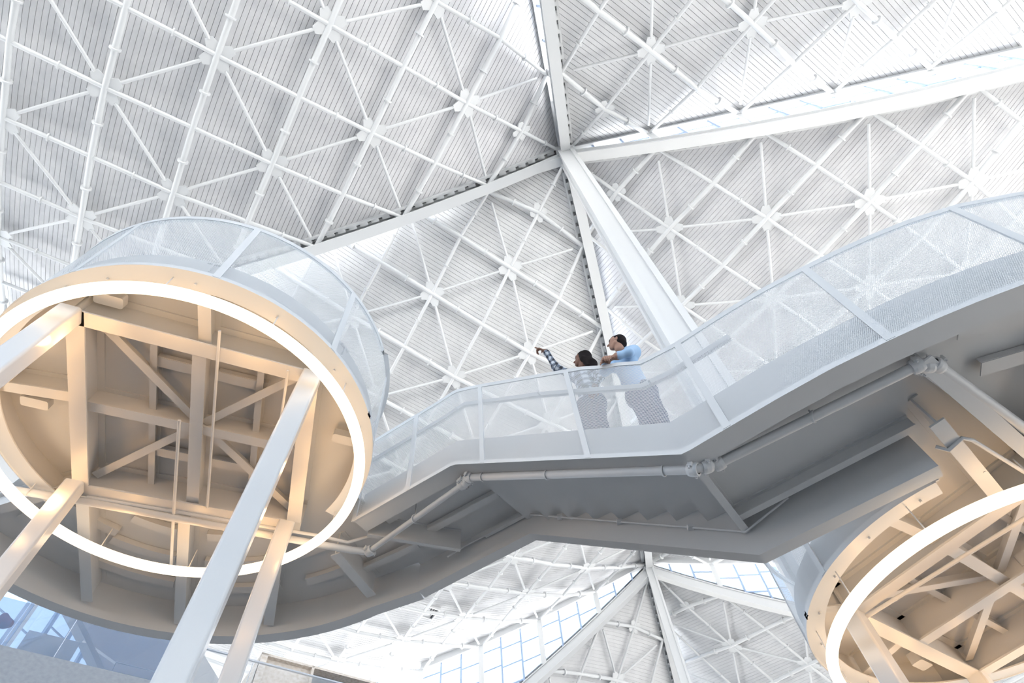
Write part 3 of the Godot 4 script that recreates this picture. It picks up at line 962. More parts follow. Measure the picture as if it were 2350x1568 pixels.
	for q in [A.lerp(B, 0.5), C.lerp(E, 0.08), C.lerp(E, 0.42), C.lerp(E, 0.9), H.lerp(I, 0.5)]:
		g = Geo.new()
		g.lathe([Vector2(0.046, -0.008), Vector2(0.054, -0.008), Vector2(0.054, 0.008), Vector2(0.046, 0.008)], q, (E - C).normalized(), 12)
		g.tube([q + UP * 0.05, q + UP * 0.30], 0.008, 6)
		obj("hanger", g, mat.pipe, pp)
	# thin conduit along the far channel
	var cd := thing("conduit", "thin conduit clipped along the far channel of the stair bridge", "conduit")
	var cf := [flat(F0.lerp(F1, 0.35), YL + 0.02) - dn * 0.16, flat(F0.lerp(F1, 0.45), YL + 0.16) - dn * 0.05, flat(F1, YL + 0.16) - dn * 0.05, flat(F2, YR + 0.12) - dn * 0.05, flat(F2.lerp(F3, 0.3), YR + 0.2) - dn * 0.10]
	pipe_run(cf, 0.012, cd, "tube")
	for q in [0.2, 0.5, 0.8]:
		var o: Vector3 = cf[2].lerp(cf[3], q)
		g = Geo.new()
		g.box(o, Vector3(0.03, 0, 0), Vector3(0, 0.02, 0), Vector3(0, 0, 0.03))
		obj("clip", g, mat.pipe, cd)
	g = Geo.new()
	g.bar(cf[1].lerp(cf[2], 0.35), cf[1].lerp(cf[2], 0.98), 0.05, 0.05)
	obj("junction_box", g, mat.pipe, cd)

func build_right_platform() -> void:
	var t := thing("round_platform", "lower round steel platform with ribbed underside beside the bridge's low end", "platform", flat(CR, 0))
	var poly := PackedVector2Array()
	for k in range(5, NEAR_CURVE.size()): poly.append(NEAR_CURVE[k] + (CR - NEAR_CURVE[k]).normalized() * 0.12)
	poly.append_array(PackedVector2Array([Vector2(6.6, -2.75), Vector2(7.3, -3.5), Vector2(7.7, -4.4)]))
	poly.append_array(PackedVector2Array(arc(CR, RR - 0.05, 35, -235, 60)))
	poly.append(F3)
	var g := Geo.new()
	g.plate(poly, YR + 0.33, 0.03)
	obj("deck", g, mat.soffit, t)
	var p := lift2(arc(CR, RR - 0.04, 40, -238, 72), YR)
	var l := lats(p, flat(CR, YR))
	g = Geo.new()
	g.sweep([Vector2(-0.034, 0), Vector2(0.15, 0), Vector2(0.15, 0.015), Vector2(0.015, 0.015), Vector2(0.015, DEEP), Vector2(0, DEEP), Vector2(0, 0.015), Vector2(-0.044, 0.015)], p, l)
	obj("rim_channel", g, mat.soffit, t)
	for k in 8:
		var b := flat(ring_pt(CR, RR - 0.12, 110.0 + k * 18.0), YR)
		g = Geo.new()
		g.tube([b, b - UP * 0.025], 0.012, 6)
		obj("bolt", g, mat.pipe, t)
	var K := [Vector2(3.117, -5.906), Vector2(4.84, -7.40), Vector2(6.33, -5.67), Vector2(4.60, -4.18)]
	for k in 4: beam("frame_beam", K[k], K[(k + 1) % 4], YR - 0.02, 0.16, 0.35, 0.02, t)
	var c: Vector2 = (K[0] + K[1] + K[2] + K[3]) * 0.25
	var m := []
	for k in 4: m.append((K[k] + K[(k + 1) % 4]) * 0.5)
	beam("middle_beam", m[0], m[2], YR, 0.15, 0.33, 0.02, t)
	beam("cross_beam", m[3], c, YR + 0.05, 0.12, 0.28, 0.018, t)
	beam("cross_beam", c, m[1], YR + 0.05, 0.12, 0.28, 0.018, t)
	for k in 4:
		g = Geo.new()
		var a: Vector2 = K[k].lerp(c, 0.05); var b: Vector2 = K[k].lerp(c, 0.97)
		g.bar(flat(a, YR + 0.14), flat(b, YR + 0.14), 0.09, 0.012)
		g.bar(flat(a, YR + 0.185), flat(b, YR + 0.185), 0.012, 0.09)
		obj("diagonal_brace", g, mat.soffit, t)
	for f in [0.27, 0.75]:
		beam("joist", K[3].lerp(K[0], f), K[2].lerp(K[1], f), YR + 0.2, 0.07, 0.13, 0.012, t)
	# beams out to the near rim
	for q in [[Vector2(4.55, -4.15), Vector2(3.10, -2.78)], [Vector2(4.25, -4.5), Vector2(3.36, -3.42)], [Vector2(4.60, -4.18), Vector2(4.75, -2.2)], [Vector2(5.6, -4.8), Vector2(6.6, -3.1)]]:
		beam("radial_beam", q[0], q[1], YR - 0.02, 0.13, 0.35, 0.018, t)
	for q in [[Vector2(3.117, -5.906), Vector2(2.72, -5.9)], [Vector2(3.9, -6.6), Vector2(3.55, -7.25)], [Vector2(3.85, -5.05), Vector2(3.15, -4.55)]]:
		beam("radial_beam", q[0], q[1], YR + 0.08, 0.10, 0.25, 0.016, t)
	angle_strip(Vector2(3.55, -2.75), Vector2(4.35, -2.62), YR + 0.26, 0.14, t)
	angle_strip(Vector2(3.85, -3.15), Vector2(4.55, -3.0), YR + 0.26, 0.14, t)
	angle_strip(Vector2(4.95, -2.9), Vector2(5.7, -3.0), YR + 0.26, 0.14, t)
	var x := flat(K[1] - K[0], 0).normalized()
	for q in [[K[0], 0], [K[1], 1], [K[2], 2], [K[3], 3]]:
		var f: Vector2 = q[0]
		rounded_post("leg", flat(f, 0), flat(f, YR - 0.02), 0.19, x, t, mat.column)
		g = Geo.new()
		g.box(flat(f, 0.012), x * 0.17, UP * 0.012, x.cross(UP) * 0.17)
		obj("foot_plate", g, mat.column, t)
	var z := x.cross(UP).normalized()
	for q in [Vector3(4.25, YR + 0.17, -7.25), Vector3(4.98, YR + 0.14, -5.62)]:
		obj("lamp_housing", soft_box(q, x, z, 0.24, 0.12, 0.14), mat.soffit, t)
	var gp := lift2(arc(CR, RR, 122, 330, 80), YR)
	var hh := []
	for k in gp.size(): hh.append(1.34)
	guard(t, gp, hh, [1.38, 2.75, 4.1, 5.5], "white perforated guard")
	var pp := thing("sprinkler_pipe", "cream branch pipe crossing under the lower round platform", "pipe")
	pipe_run([Vector3(3.16, YR - 0.06, -5.95), Vector3(4.70, YR - 0.06, -4.45)], 0.02, pp)
	pipe_run([Vector3(3.45, YR + 0.02, -3.72), Vector3(3.52, YR - 0.04, -3.72), Vector3(3.62, YR - 0.02, -3.62), Vector3(3.72, YR - 0.02, -3.66), Vector3(4.6, YR - 0.02, -4.35)], 0.018, pp, "branch_pipe")

# ------------------------------------------------------------------ people
# a body is meshed from tapered bones [a, radius a, b, radius b, colour] joined smoothly
func bone_mesh(g: Geo, bones: Array, cell: float, blend: float, plaid := -1) -> void:
	var lo := Vector3.ONE * 1e6; var hi := -lo
	for b in bones:
		for e in [[b[0], b[1]], [b[2], b[3]]]:
			var r: float = e[1] + cell * 3.0
			lo = lo.min(e[0] - Vector3.ONE * r); hi = hi.max(e[0] + Vector3.ONE * r)
	var nx := int((hi.x - lo.x) / cell) + 2; var ny := int((hi.y - lo.y) / cell) + 2; var nz := int((hi.z - lo.z) / cell) + 2
	var val := PackedFloat32Array(); val.resize(nx * ny * nz); val.fill(1.0)
	var near := PackedFloat32Array(); near.resize(nx * ny * nz); near.fill(9.0)
	var who := PackedInt32Array(); who.resize(nx * ny * nz)
	for bi in bones.size():
		var A: Vector3 = bones[bi][0]; var ra: float = bones[bi][1]; var B: Vector3 = bones[bi][2]; var rb: float = bones[bi][3]
		var m := maxf(ra, rb) + blend + cell * 2.0
		var l := ((A.min(B) - Vector3.ONE * m - lo) / cell).floor(); var h := ((A.max(B) + Vector3.ONE * m - lo) / cell).ceil()
		var ba := B - A
		var bb := maxf(ba.length_squared(), 1e-9)
		for x in range(maxi(0, int(l.x)), mini(nx, int(h.x) + 1)):
			for y in range(maxi(0, int(l.y)), mini(ny, int(h.y) + 1)):
				var at := (x * ny + y) * nz
				for z in range(maxi(0, int(l.z)), mini(nz, int(h.z) + 1)):
					var pa := lo + Vector3(x, y, z) * cell - A
					var t := clampf(pa.dot(ba) / bb, 0.0, 1.0)
					var d := (pa - ba * t).length() - lerpf(ra, rb, t)
					var o := val[at + z]
					var k := maxf(blend - absf(o - d), 0.0) / blend
					val[at + z] = minf(o, d) - k * k * blend * 0.25
					if d < near[at + z]:
						near[at + z] = d; who[at + z] = bi
	var verts := {}
	var offs := [0, 1, nz, nz + 1, ny * nz, ny * nz + 1, ny * nz + nz, ny * nz + nz + 1]
	var corner := []
	for k in 8: corner.append(Vector3(k >> 2, (k >> 1) & 1, k & 1))
	var edges := [[0, 1], [0, 2], [0, 4], [1, 3], [1, 5], [2, 3], [2, 6], [3, 7], [4, 5], [4, 6], [5, 7], [6, 7]]
	var pos := PackedVector3Array(); var nor := PackedVector3Array(); var cols := PackedColorArray()
	for x in nx - 1:
		for y in ny - 1:
			for z in nz - 1:
				var i := (x * ny + y) * nz + z
				if absf(val[i]) > cell * 2.2: continue
				var mask := 0
				for k in 8:
					if val[i + offs[k]] < 0.0: mask |= 1 << k
				if mask == 0 or mask == 255: continue
				var s := Vector3.ZERO; var c := 0
				for e in edges:
					var a := val[i + offs[e[0]]]; var b := val[i + offs[e[1]]]
					if (a < 0.0) != (b < 0.0):
						s += corner[e[0]].lerp(corner[e[1]], a / (a - b)); c += 1
				var v := s / c
				var gx := 0.0; var gy := 0.0; var gz := 0.0
				for k in 8:
					var w := val[i + offs[k]]
					gx += w if k & 4 else -w; gy += w if k & 2 else -w; gz += w if k & 1 else -w
				verts[i] = pos.size()
				var P := lo + (Vector3(x, y, z) + v) * cell
				pos.append(P); nor.append(Vector3(gx, gy, gz).normalized())
				var bo: Array = bones[who[i]]
				var col: Color = bo[4]
				if bo.size() > 5:     # checked cloth: bands along and round the limb
					var axis: Vector3 = (bo[2] - bo[0]).normalized()
					var q: Vector3 = P - bo[0]
					var u := q.dot(axis)
					var w2 := q - axis * u
					var an := atan2(w2.dot(axis.cross(UP).normalized()), w2.dot(axis.cross(UP).normalized().cross(axis)))
					var dark := int(fposmod(u, 0.075) < 0.036) + int(fposmod(an * 0.05 + 1.0, 0.08) < 0.042)
					col = [Color(0.62, 0.66, 0.72), Color(0.16, 0.19, 0.25), Color(0.012, 0.014, 0.022)][dark]
				cols.append(col)
	for x in range(1, nx - 1):
		for y in range(1, ny - 1):
			for z in range(1, nz - 1):
				var i := (x * ny + y) * nz + z
				if absf(val[i]) > cell * 2.2: continue
				var inn := val[i] < 0.0
				for ax in 3:
					var st: int = [ny * nz, nz, 1][ax]
					if (val[i + st] < 0.0) == inn: continue
					var s1: int = [nz, 1, ny * nz][ax]; var s2: int = [1, ny * nz, nz][ax]
					var q := [i, i - s1, i - s1 - s2, i - s2]
					if not (verts.has(q[0]) and verts.has(q[1]) and verts.has(q[2]) and verts.has(q[3])): continue
					var id := [verts[q[0]], verts[q[1]], verts[q[2]], verts[q[3]]]
					var nn: Vector3 = nor[id[0]] + nor[id[1]] + nor[id[2]] + nor[id[3]]
					if (pos[id[2]] - pos[id[0]]).cross(pos[id[1]] - pos[id[0]]).dot(nn) < 0.0: id = [id[0], id[3], id[2], id[1]]
					for k in [0, 1, 2, 0, 2, 3]:
						g.v.append(pos[id[k]]); g.n.append(nor[id[k]]); g.c.append(cols[id[k]])

# place beside the near guard of the flight: along it, back from it, height
func by_guard(a: float, off: float, y: float) -> Vector3:
	return Vector3(N1.x, 0, N1.y) + Vector3(0.878355, 0, 0.478008) * a + Vector3(0.478008, 0, -0.878355) * off + UP * y

func head_bones(c: Vector3, f: Vector3, skin: Color, lip: Color, dark: Color) -> Array:
	f = f.normalized()
	var s := f.cross(UP).normalized()
	var u := s.cross(f).normalized()
	var o := [
		[c - f * 0.018 + u * 0.030, 0.083, c + f * 0.022 + u * 0.036, 0.076, skin],          # cranium
		[c + f * 0.030 + u * 0.005, 0.068, c + f * 0.052 - u * 0.070, 0.042, skin],          # face to jaw
		[c + f * 0.070 - u * 0.098, 0.020, c + f * 0.058 - u * 0.090, 0.026, skin],          # chin
		[c + s * 0.045 - u * 0.05 + f * 0.01, 0.03, c + f * 0.06 - u * 0.088, 0.022, skin],  # jaw line
		[c - s * 0.045 - u * 0.05 + f * 0.01, 0.03, c + f * 0.06 - u * 0.088, 0.022, skin],
		[c + f * 0.094 + u * 0.012, 0.008, c + f * 0.116 - u * 0.026, 0.013, skin],          # nose
		[c + s * 0.022 + f * 0.088 - u * 0.062, 0.008, c - s * 0.022 + f * 0.088 - u * 0.062, 0.008, lip],
		[c + s * 0.036 + f * 0.084 + u * 0.012, 0.009, c + s * 0.028 + f * 0.087 + u * 0.012, 0.009, dark],   # eyes
		[c - s * 0.036 + f * 0.084 + u * 0.012, 0.009, c - s * 0.028 + f * 0.087 + u * 0.012, 0.009, dark],
		[c + s * 0.048 + f * 0.084 + u * 0.034, 0.006, c + s * 0.020 + f * 0.095 + u * 0.036, 0.007, dark],   # brows
		[c - s * 0.048 + f * 0.084 + u * 0.034, 0.006, c - s * 0.020 + f * 0.095 + u * 0.036, 0.007, dark],
		[c + s * 0.079 - f * 0.012 + u * 0.018, 0.012, c + s * 0.075 - f * 0.006 - u * 0.026, 0.010, skin],   # ears
		[c - s * 0.079 - f * 0.012 + u * 0.018, 0.012, c - s * 0.075 - f * 0.006 - u * 0.026, 0.010, skin],
		[c - f * 0.015 - u * 0.04, 0.060, c - f * 0.035 - u * 0.15, 0.058, skin],            # neck
	]
	for e in o:
		e[0] = c + (e[0] - c) * 0.9; e[2] = c + (e[2] - c) * 0.9; e[1] *= 0.9; e[3] *= 0.9
	return o

# hand: wrist, direction of the palm, back-of-hand normal, curl of each finger (thumb first)
func hand_bones(w: Vector3, d: Vector3, back: Vector3, thumb_side: float, curls: Array, skin: Color) -> Array:
	d = d.normalized()
	var s := d.cross(back).normalized() * thumb_side
	var b := s.cross(d).normalized() * thumb_side
	var bend := -1.0 if d.rotated(s.normalized(), 0.1).dot(b) > d.dot(b) else 1.0
	var o := [[w - d * 0.02, 0.024, w + d * 0.012, 0.024, skin]]
	for k in 4:
		var x := 0.030 - k * 0.020
		o.append([w + d * 0.01 + s * x * 0.6, 0.016, w + d * 0.085 + s * x, 0.0115, skin])
		var p := w + d * 0.085 + s * x
		var dir := d
		var len: Array = [0.040, 0.026, 0.022]
		var sc: float = [0.95, 1.05, 0.98, 0.78][k]
		for j in 3:
			dir = dir.rotated(s.normalized(), curls[k + 1] * bend).normalized()
			var q: Vector3 = p + dir * len[j] * sc
			o.append([p, 0.0098 - j * 0.0008, q, 0.009 - j * 0.0008, skin])
			p = q
	var tp := w + d * 0.022 + s * 0.028
	var td := (d * 0.75 + s * 0.75 - b * 0.2).normalized()
	o.append([tp, 0.014, tp + td * 0.042, 0.0115, skin])
	var td2: Vector3 = (td - s * curls[0] - b * curls[0] * 0.4).normalized()
	o.append([tp + td * 0.042, 0.0112, tp + td * 0.042 + td2 * 0.034, 0.009, skin])
	return o

func shrink(c: Vector3, o: Array) -> Array:
	for e in o:
		e[0] = c + (e[0] - c) * 0.9; e[2] = c + (e[2] - c) * 0.9; e[1] *= 0.9; e[3] *= 0.9
	return o

func build_people() -> void:
	var m := paint("person", Color.WHITE, 0.65)
	m.vertex_color_use_as_albedo = true
	var hm := paint("hair", Color.WHITE, 0.75, 0.0, 0.2)
	hm.vertex_color_use_as_albedo = true
	# the man leaning on the guard
	var skin := Color(0.36, 0.20, 0.145); var lip := Color(0.38, 0.17, 0.14); var hair := Color(0.018, 0.014, 0.013)
	var shirt := Color(0.34, 0.50, 0.70); var jean := Color(0.055, 0.08, 0.15); var shoe := Color(0.03, 0.03, 0.035)
	var t := thing("person", "person in a light blue shirt leaning with both forearms on the bridge guard", "person", by_guard(2.24, 0.4, 5.72))
	var f := (Vector3(-0.878, 0, -0.478) * 0.95 - Vector3(0.478, 0, -0.878) * 0.32 + UP * 0.22).normalized()
	var g := Geo.new(); g.colored = true
	bone_mesh(g, [
		[by_guard(2.17, .37, 6.66), .125, by_guard(2.28, .37, 6.66), .125, jean], [by_guard(2.22, .36, 6.70), .13, by_guard(2.21, .33, 6.88), .12, shirt],
		[by_guard(2.21, .33, 6.88), .125, by_guard(2.22, .26, 7.14), .14, shirt], [by_guard(2.12, .24, 7.20), .085, by_guard(2.34, .26, 7.24), .085, shirt],
		[by_guard(2.23, .23, 7.22), .10, by_guard(2.25, .20, 7.31), .066, shirt],
		[by_guard(2.37, .25, 7.25), .064, by_guard(2.33, .08, 7.03), .046, shirt], [by_guard(2.33, .08, 7.03), .046, by_guard(2.23, .03, 7.005), .040, shirt], [by_guard(2.23, .03, 7.005), .034, by_guard(2.155, .005, 6.995), .026, skin],
		[by_guard(2.10, .25, 7.19), .062, by_guard(2.00, .12, 7.01), .046, shirt], [by_guard(2.00, .12, 7.01), .046, by_guard(2.06, .03, 6.99), .038, shirt], [by_guard(2.06, .03, 6.99), .034, by_guard(2.10, -.005, 6.985), .026, skin],
		[by_guard(2.17, .37, 6.62), .095, by_guard(2.17, .33, 6.20), .062, jean], [by_guard(2.17, .33, 6.20), .062, by_guard(2.17, .42, 5.80), .045, jean],
		[by_guard(2.30, .37, 6.62), .095, by_guard(2.32, .34, 6.20), .062, jean], [by_guard(2.32, .34, 6.20), .062, by_guard(2.32, .42, 5.80), .045, jean],
		[by_guard(2.17, .43, 5.765), .045, by_guard(2.16, .27, 5.75), .032, shoe], [by_guard(2.32, .43, 5.765), .045, by_guard(2.32, .27, 5.75), .032, shoe],
	], 0.014, 0.05)
	var hc := by_guard(2.245, 0.13, 7.385)
	bone_mesh(g, head_bones(hc, f, skin, lip, hair), 0.006, 0.012)
	bone_mesh(g, hand_bones(by_guard(2.155, .005, 6.995), by_guard(2.07, -.05, 6.975) - by_guard(2.155, .005, 6.995), UP, 1.0, [0.3, 0.35, 0.4, 0.45, 0.5], skin), 0.0045, 0.008)
	bone_mesh(g, hand_bones(by_guard(2.10, -.005, 6.985), by_guard(2.13, -.09, 6.93) - by_guard(2.10, -.005, 6.985), UP, -1.0, [0.3, 0.45, 0.5, 0.5, 0.5], skin), 0.0045, 0.008)
	obj("body", g, m, t)
	var s := f.cross(UP).normalized(); var u := s.cross(f).normalized()
	g = Geo.new(); g.colored = true
	bone_mesh(g, shrink(hc, [[hc - f * 0.034 + u * 0.042, 0.088, hc - f * 0.045 - u * 0.02, 0.078, hair], [hc + f * 0.02 + u * 0.062, 0.070, hc - f * 0.03 + u * 0.055, 0.08, hair],
		[hc + f * 0.055 + u * 0.082, 0.038, hc + f * 0.0 + u * 0.085, 0.05, hair], [hc - f * 0.06 - u * 0.03, 0.06, hc - f * 0.055 - u * 0.085, 0.045, hair],
		[hc + s * 0.062 + u * 0.045, 0.026, hc + s * 0.066 - f * 0.035 + u * 0.02, 0.022, hair], [hc - s * 0.062 + u * 0.045, 0.026, hc - s * 0.066 - f * 0.035 + u * 0.02, 0.022, hair]]), 0.006, 0.012)
	obj("hair", g, hm, t)
	# the woman pointing up
	skin = Color(0.19, 0.095, 0.065); lip = Color(0.22, 0.06, 0.06); hair = Color(0.016, 0.012, 0.012); jean = Color(0.05, 0.075, 0.14)
	var cloth := Color(0.16, 0.19, 0.25)
	t = thing("person", "person with long dark hair and checked shirt pointing up from the stair bridge", "person", by_guard(1.65, 0.4, 6.06))
	f = (Vector3(-0.878, 0, -0.478) * 0.98 - Vector3(0.478, 0, -0.878) * 0.15 + UP * 0.34).normalized()
	g = Geo.new(); g.colored = true
	bone_mesh(g, [
		[by_guard(1.58, .37, 6.93), .125, by_guard(1.72, .37, 6.93), .125, jean], [by_guard(1.65, .37, 6.98), .12, by_guard(1.68, .33, 7.16), .105, cloth, 1],
		[by_guard(1.68, .33, 7.16), .105, by_guard(1.69, .28, 7.34), .115, cloth, 1], [by_guard(1.62, .22, 7.385), .066, by_guard(1.80, .28, 7.385), .066, cloth, 1],
		[by_guard(1.70, .26, 7.40), .075, by_guard(1.735, .23, 7.49), .05, skin],
		[by_guard(1.60, .21, 7.39), .056, by_guard(1.475, .06, 7.52), .044, cloth, 1], [by_guard(1.475, .06, 7.52), .044, by_guard(1.449, -.052, 7.72), .036, cloth, 1], [by_guard(1.449, -.052, 7.72), .027, by_guard(1.444, -.068, 7.75), .024, skin],
		[by_guard(1.82, .29, 7.38), .056, by_guard(1.90, .24, 7.14), .044, cloth, 1], [by_guard(1.90, .24, 7.14), .044, by_guard(1.84, .16, 6.93), .034, cloth, 1], [by_guard(1.84, .16, 6.93), .027, by_guard(1.83, .15, 6.90), .024, skin],
		[by_guard(1.58, .37, 6.88), .10, by_guard(1.58, .34, 6.50), .062, jean], [by_guard(1.58, .34, 6.50), .062, by_guard(1.58, .42, 6.14), .042, jean],
		[by_guard(1.72, .37, 6.88), .10, by_guard(1.72, .34, 6.50), .062, jean], [by_guard(1.72, .34, 6.50), .062, by_guard(1.72, .42, 6.14), .042, jean],
		[by_guard(1.58, .43, 6.10), .04, by_guard(1.58, .28, 6.085), .03, shoe], [by_guard(1.72, .43, 6.10), .04, by_guard(1.72, .28, 6.085), .03, shoe],
	], 0.012, 0.045)
	hc = by_guard(1.77, 0.22, 7.615)
	bone_mesh(g, head_bones(hc, f, skin, lip, hair), 0.006, 0.012)
	bone_mesh(g, hand_bones(by_guard(1.444, -.068, 7.75), by_guard(1.34, -.15, 7.86) - by_guard(1.444, -.068, 7.75), by_guard(1.9, -.2, 7.9) - by_guard(1.44, -.07, 7.75), 1.0, [0.5, 0.04, 0.95, 1.0, 1.0], skin), 0.0045, 0.007)
	bone_mesh(g, hand_bones(by_guard(1.83, .15, 6.90), by_guard(1.80, .13, 6.80) - by_guard(1.83, .15, 6.90), by_guard(2.2, 0, 6.9) - by_guard(1.83, .15, 6.90), -1.0, [0.3, 0.35, 0.4, 0.4, 0.4], skin), 0.0045, 0.008)
	obj("body", g, m, t)
	s = f.cross(UP).normalized(); u = s.cross(f).normalized()
	g = Geo.new(); g.colored = true
	bone_mesh(g, shrink(hc, [[hc - f * 0.030 + u * 0.040, 0.092, hc - f * 0.05 - u * 0.03, 0.088, hair], [hc + f * 0.02 + u * 0.062, 0.072, hc - f * 0.03 + u * 0.055, 0.084, hair],
		[hc - f * 0.055 - u * 0.03, 0.082, hc - f * 0.10 - UP * 0.16, 0.075, hair], [hc - f * 0.10 - UP * 0.16, 0.075, hc - f * 0.11 - UP * 0.30, 0.05, hair],
		[hc + s * 0.064 + u * 0.04, 0.036, hc + s * 0.075 - f * 0.02 - UP * 0.10, 0.040, hair], [hc - s * 0.064 + u * 0.04, 0.036, hc - s * 0.075 - f * 0.02 - UP * 0.10, 0.040, hair],
		[hc + s * 0.075 - f * 0.03 - UP * 0.10, 0.036, hc + s * 0.06 - f * 0.05 - UP * 0.25, 0.03, hair], [hc - s * 0.075 - f * 0.03 - UP * 0.10, 0.036, hc - s * 0.06 - f * 0.05 - UP * 0.25, 0.03, hair]]), 0.007, 0.016)
	obj("hair", g, hm, t)

# ------------------------------------------------------------------ upper floor behind the platforms
func build_mezzanine() -> void:
	var e := EA.normalized(); var n := EB.normalized()
	var M := Vector3(-11.8, 10.1, -10.89)      # a point on the upper edge of the concrete
	var f := structure("floor", "concrete upper floor edge below the glass balustrade", "floor")
	var g := Geo.new()
	g.box(M + e * 4.0 + n * 0.25 - UP * 0.9, e * 14.0, UP * 0.9, n * 0.25)
	obj("concrete_edge", g, mat.concrete, f)
	g = Geo.new()
	g.box(M + e * 4.0 + n * 2.1 - UP * 0.25, e * 14.0, UP * 0.2, n * 1.6)
	obj("slab", g, mat.concrete, f)
	var b := thing("glass_balustrade", "glass balustrade of blue and clear panes above the concrete edge", "balustrade", M)
	# pane joints along the edge, measured from M
	var cut := [-6.0, -3.0, 0.0, 1.05, 3.30, 5.25, 8.2, 11.0, 14.0]
	for k in cut.size() - 1:
		g = Geo.new()
		g.box(M + e * (cut[k] + cut[k + 1]) * 0.5 + n * 0.12 + UP * 0.53, e * ((cut[k + 1] - cut[k]) * 0.5 - 0.008), UP * 0.55, n * 0.008)
		obj("pane", g, mat.blue_glass if k < 4 else mat.glass, b)
	g = Geo.new()
	g.box(M + e * 8.6 + n * 0.12 + UP * 1.09, e * 5.3, UP * 0.018, n * 0.03)
	obj("top_rail", g, mat.rail, b)
	for k in [3, 4, 5, 6]:
		g = Geo.new()
		g.box(M + e * cut[k] + n * 0.12 + UP * 0.53, e * 0.006, UP * 0.55, n * 0.01)
		obj("pane_edge", g, mat.rail, b)
	# plywood display case
	var T := Vector3(-7.72, 11.62, -14.50)
	var c := thing("display_case", "tall plywood display case of two bays behind the clear glass balustrade", "cabinet", T - UP * 1.5)
	var dn := -UP * 0.75
	g = Geo.new(); g.box(T + e * 0.09 + dn + n * 0.2, e * 0.09, UP * 0.75, n * 0.2); obj("side_panel", g, mat.plywood, c)
	g = Geo.new(); g.box(T + e * 1.45 + dn + n * 0.2, e * 0.035, UP * 0.75, n * 0.2); obj("divider", g, mat.plywood, c)
	g = Geo.new(); g.box(T + e * 3.4 + dn + n * 0.2, e * 0.06, UP * 0.75, n * 0.2); obj("side_panel", g, mat.plywood, c)
	g = Geo.new(); g.box(T + e * 1.72 - UP * 0.03 + n * 0.2, e * 1.72, UP * 0.03, n * 0.2); obj("top_panel", g, mat.plywood, c)
	g = Geo.new(); g.box(T + e * 0.8 + dn + n * 0.16, e * 0.64, UP * 0.75, n * 0.01); obj("back_panel", g, mat.plywood, c)
	g = Geo.new(); g.box(T + e * 2.4 + dn + n * 0.38, e * 0.95, UP * 0.75, n * 0.01); obj("back_panel", g, mat.concrete, c)
	g = Geo.new(); g.bar(T + e * 1.5 - UP * 0.22 + n * 0.1, T + e * 3.3 - UP * 0.22 + n * 0.1, 0.05, 0.05); obj("track", g, mat.dark, c)
	g = Geo.new(); g.quad(T + n * 0.4, T + n * 0.4 - UP * 1.1 - e * 0.35, T - UP * 1.1 - e * 0.05, T); obj("flap", g, mat.plywood, c)
	# low glass case
	var V := Vector3(-10.36, 10.62, -12.72)
	var v := thing("glass_case", "low white-edged glass case behind the blue glass balustrade", "glass case", V - UP * 0.5)
	for q in [[V, V + e * 1.32], [V + n * 0.5, V + e * 1.32 + n * 0.5], [V, V + n * 0.5], [V + e * 1.32, V + e * 1.32 + n * 0.5], [V, V - UP * 0.5], [V + e * 1.32, V + e * 1.32 - UP * 0.5]]:
		g = Geo.new(); g.bar(q[0], q[1], 0.02, 0.02); obj("edge_trim", g, mat.steel, v)
	g = Geo.new(); g.box(V + e * 0.66 + n * 0.25 - UP * 0.42, e * 0.6, UP * 0.06, n * 0.2); obj("tray", g, mat.moss, v)
	for k in 6:
		g = Geo.new(); g.box(V + e * (0.2 + k * 0.19) + n * 0.2 - UP * 0.26, e * 0.06, UP * 0.10, n * 0.12); obj("sample_block", g, mat.moss, v)
	# white panel leaning behind the glass
	g = Geo.new()
	var w0 := Vector3(-11.85, 10.15, -11.52)
	g.box(w0 + e * 0.45 + UP * 0.34, e * 0.55, UP * 0.34, n * 0.02)
	var wp := obj("white_board", g, mat.white_sheet, self)
	tag(wp, "white board standing behind the blue glass balustrade", "board")
	# dark and red lumps standing in for an unidentified shape by the edge
	g = Geo.new(); g.colored = true
	var o := Vector3(-12.55, 10.1, -11.05)
	bone_mesh(g, [[o + UP * 0.24, 0.20, o + UP * 0.46 + e * 0.06, 0.14, Color(0.012, 0.02, 0.018)], [o + UP * 0.2 + e * 0.1, 0.16, o + UP * 0.3 - e * 0.1, 0.17, Color(0.012, 0.02, 0.018)]], 0.03, 0.08)
	var blob := obj("dark_blob", g, mat.person, self)
	tag(blob, "dark green rounded bag standing in for an unidentified shape behind the blue glass balustrade", "blob")
	g = Geo.new(); g.colored = true
	bone_mesh(g, [[o + UP * 0.80 + e * 0.22, 0.12, o + UP * 0.92 + e * 0.12, 0.09, Color(0.20, 0.02, 0.03)], [o + UP * 0.74 + e * 0.10, 0.10, o + UP * 0.80 + e * 0.3, 0.08, Color(0.20, 0.02, 0.03)]], 0.025, 0.06)
	blob = obj("red_blob", g, mat.person, self)
	tag(blob, "dark red bag above the dark green one, standing in for an unidentified shape behind the blue glass", "blob")

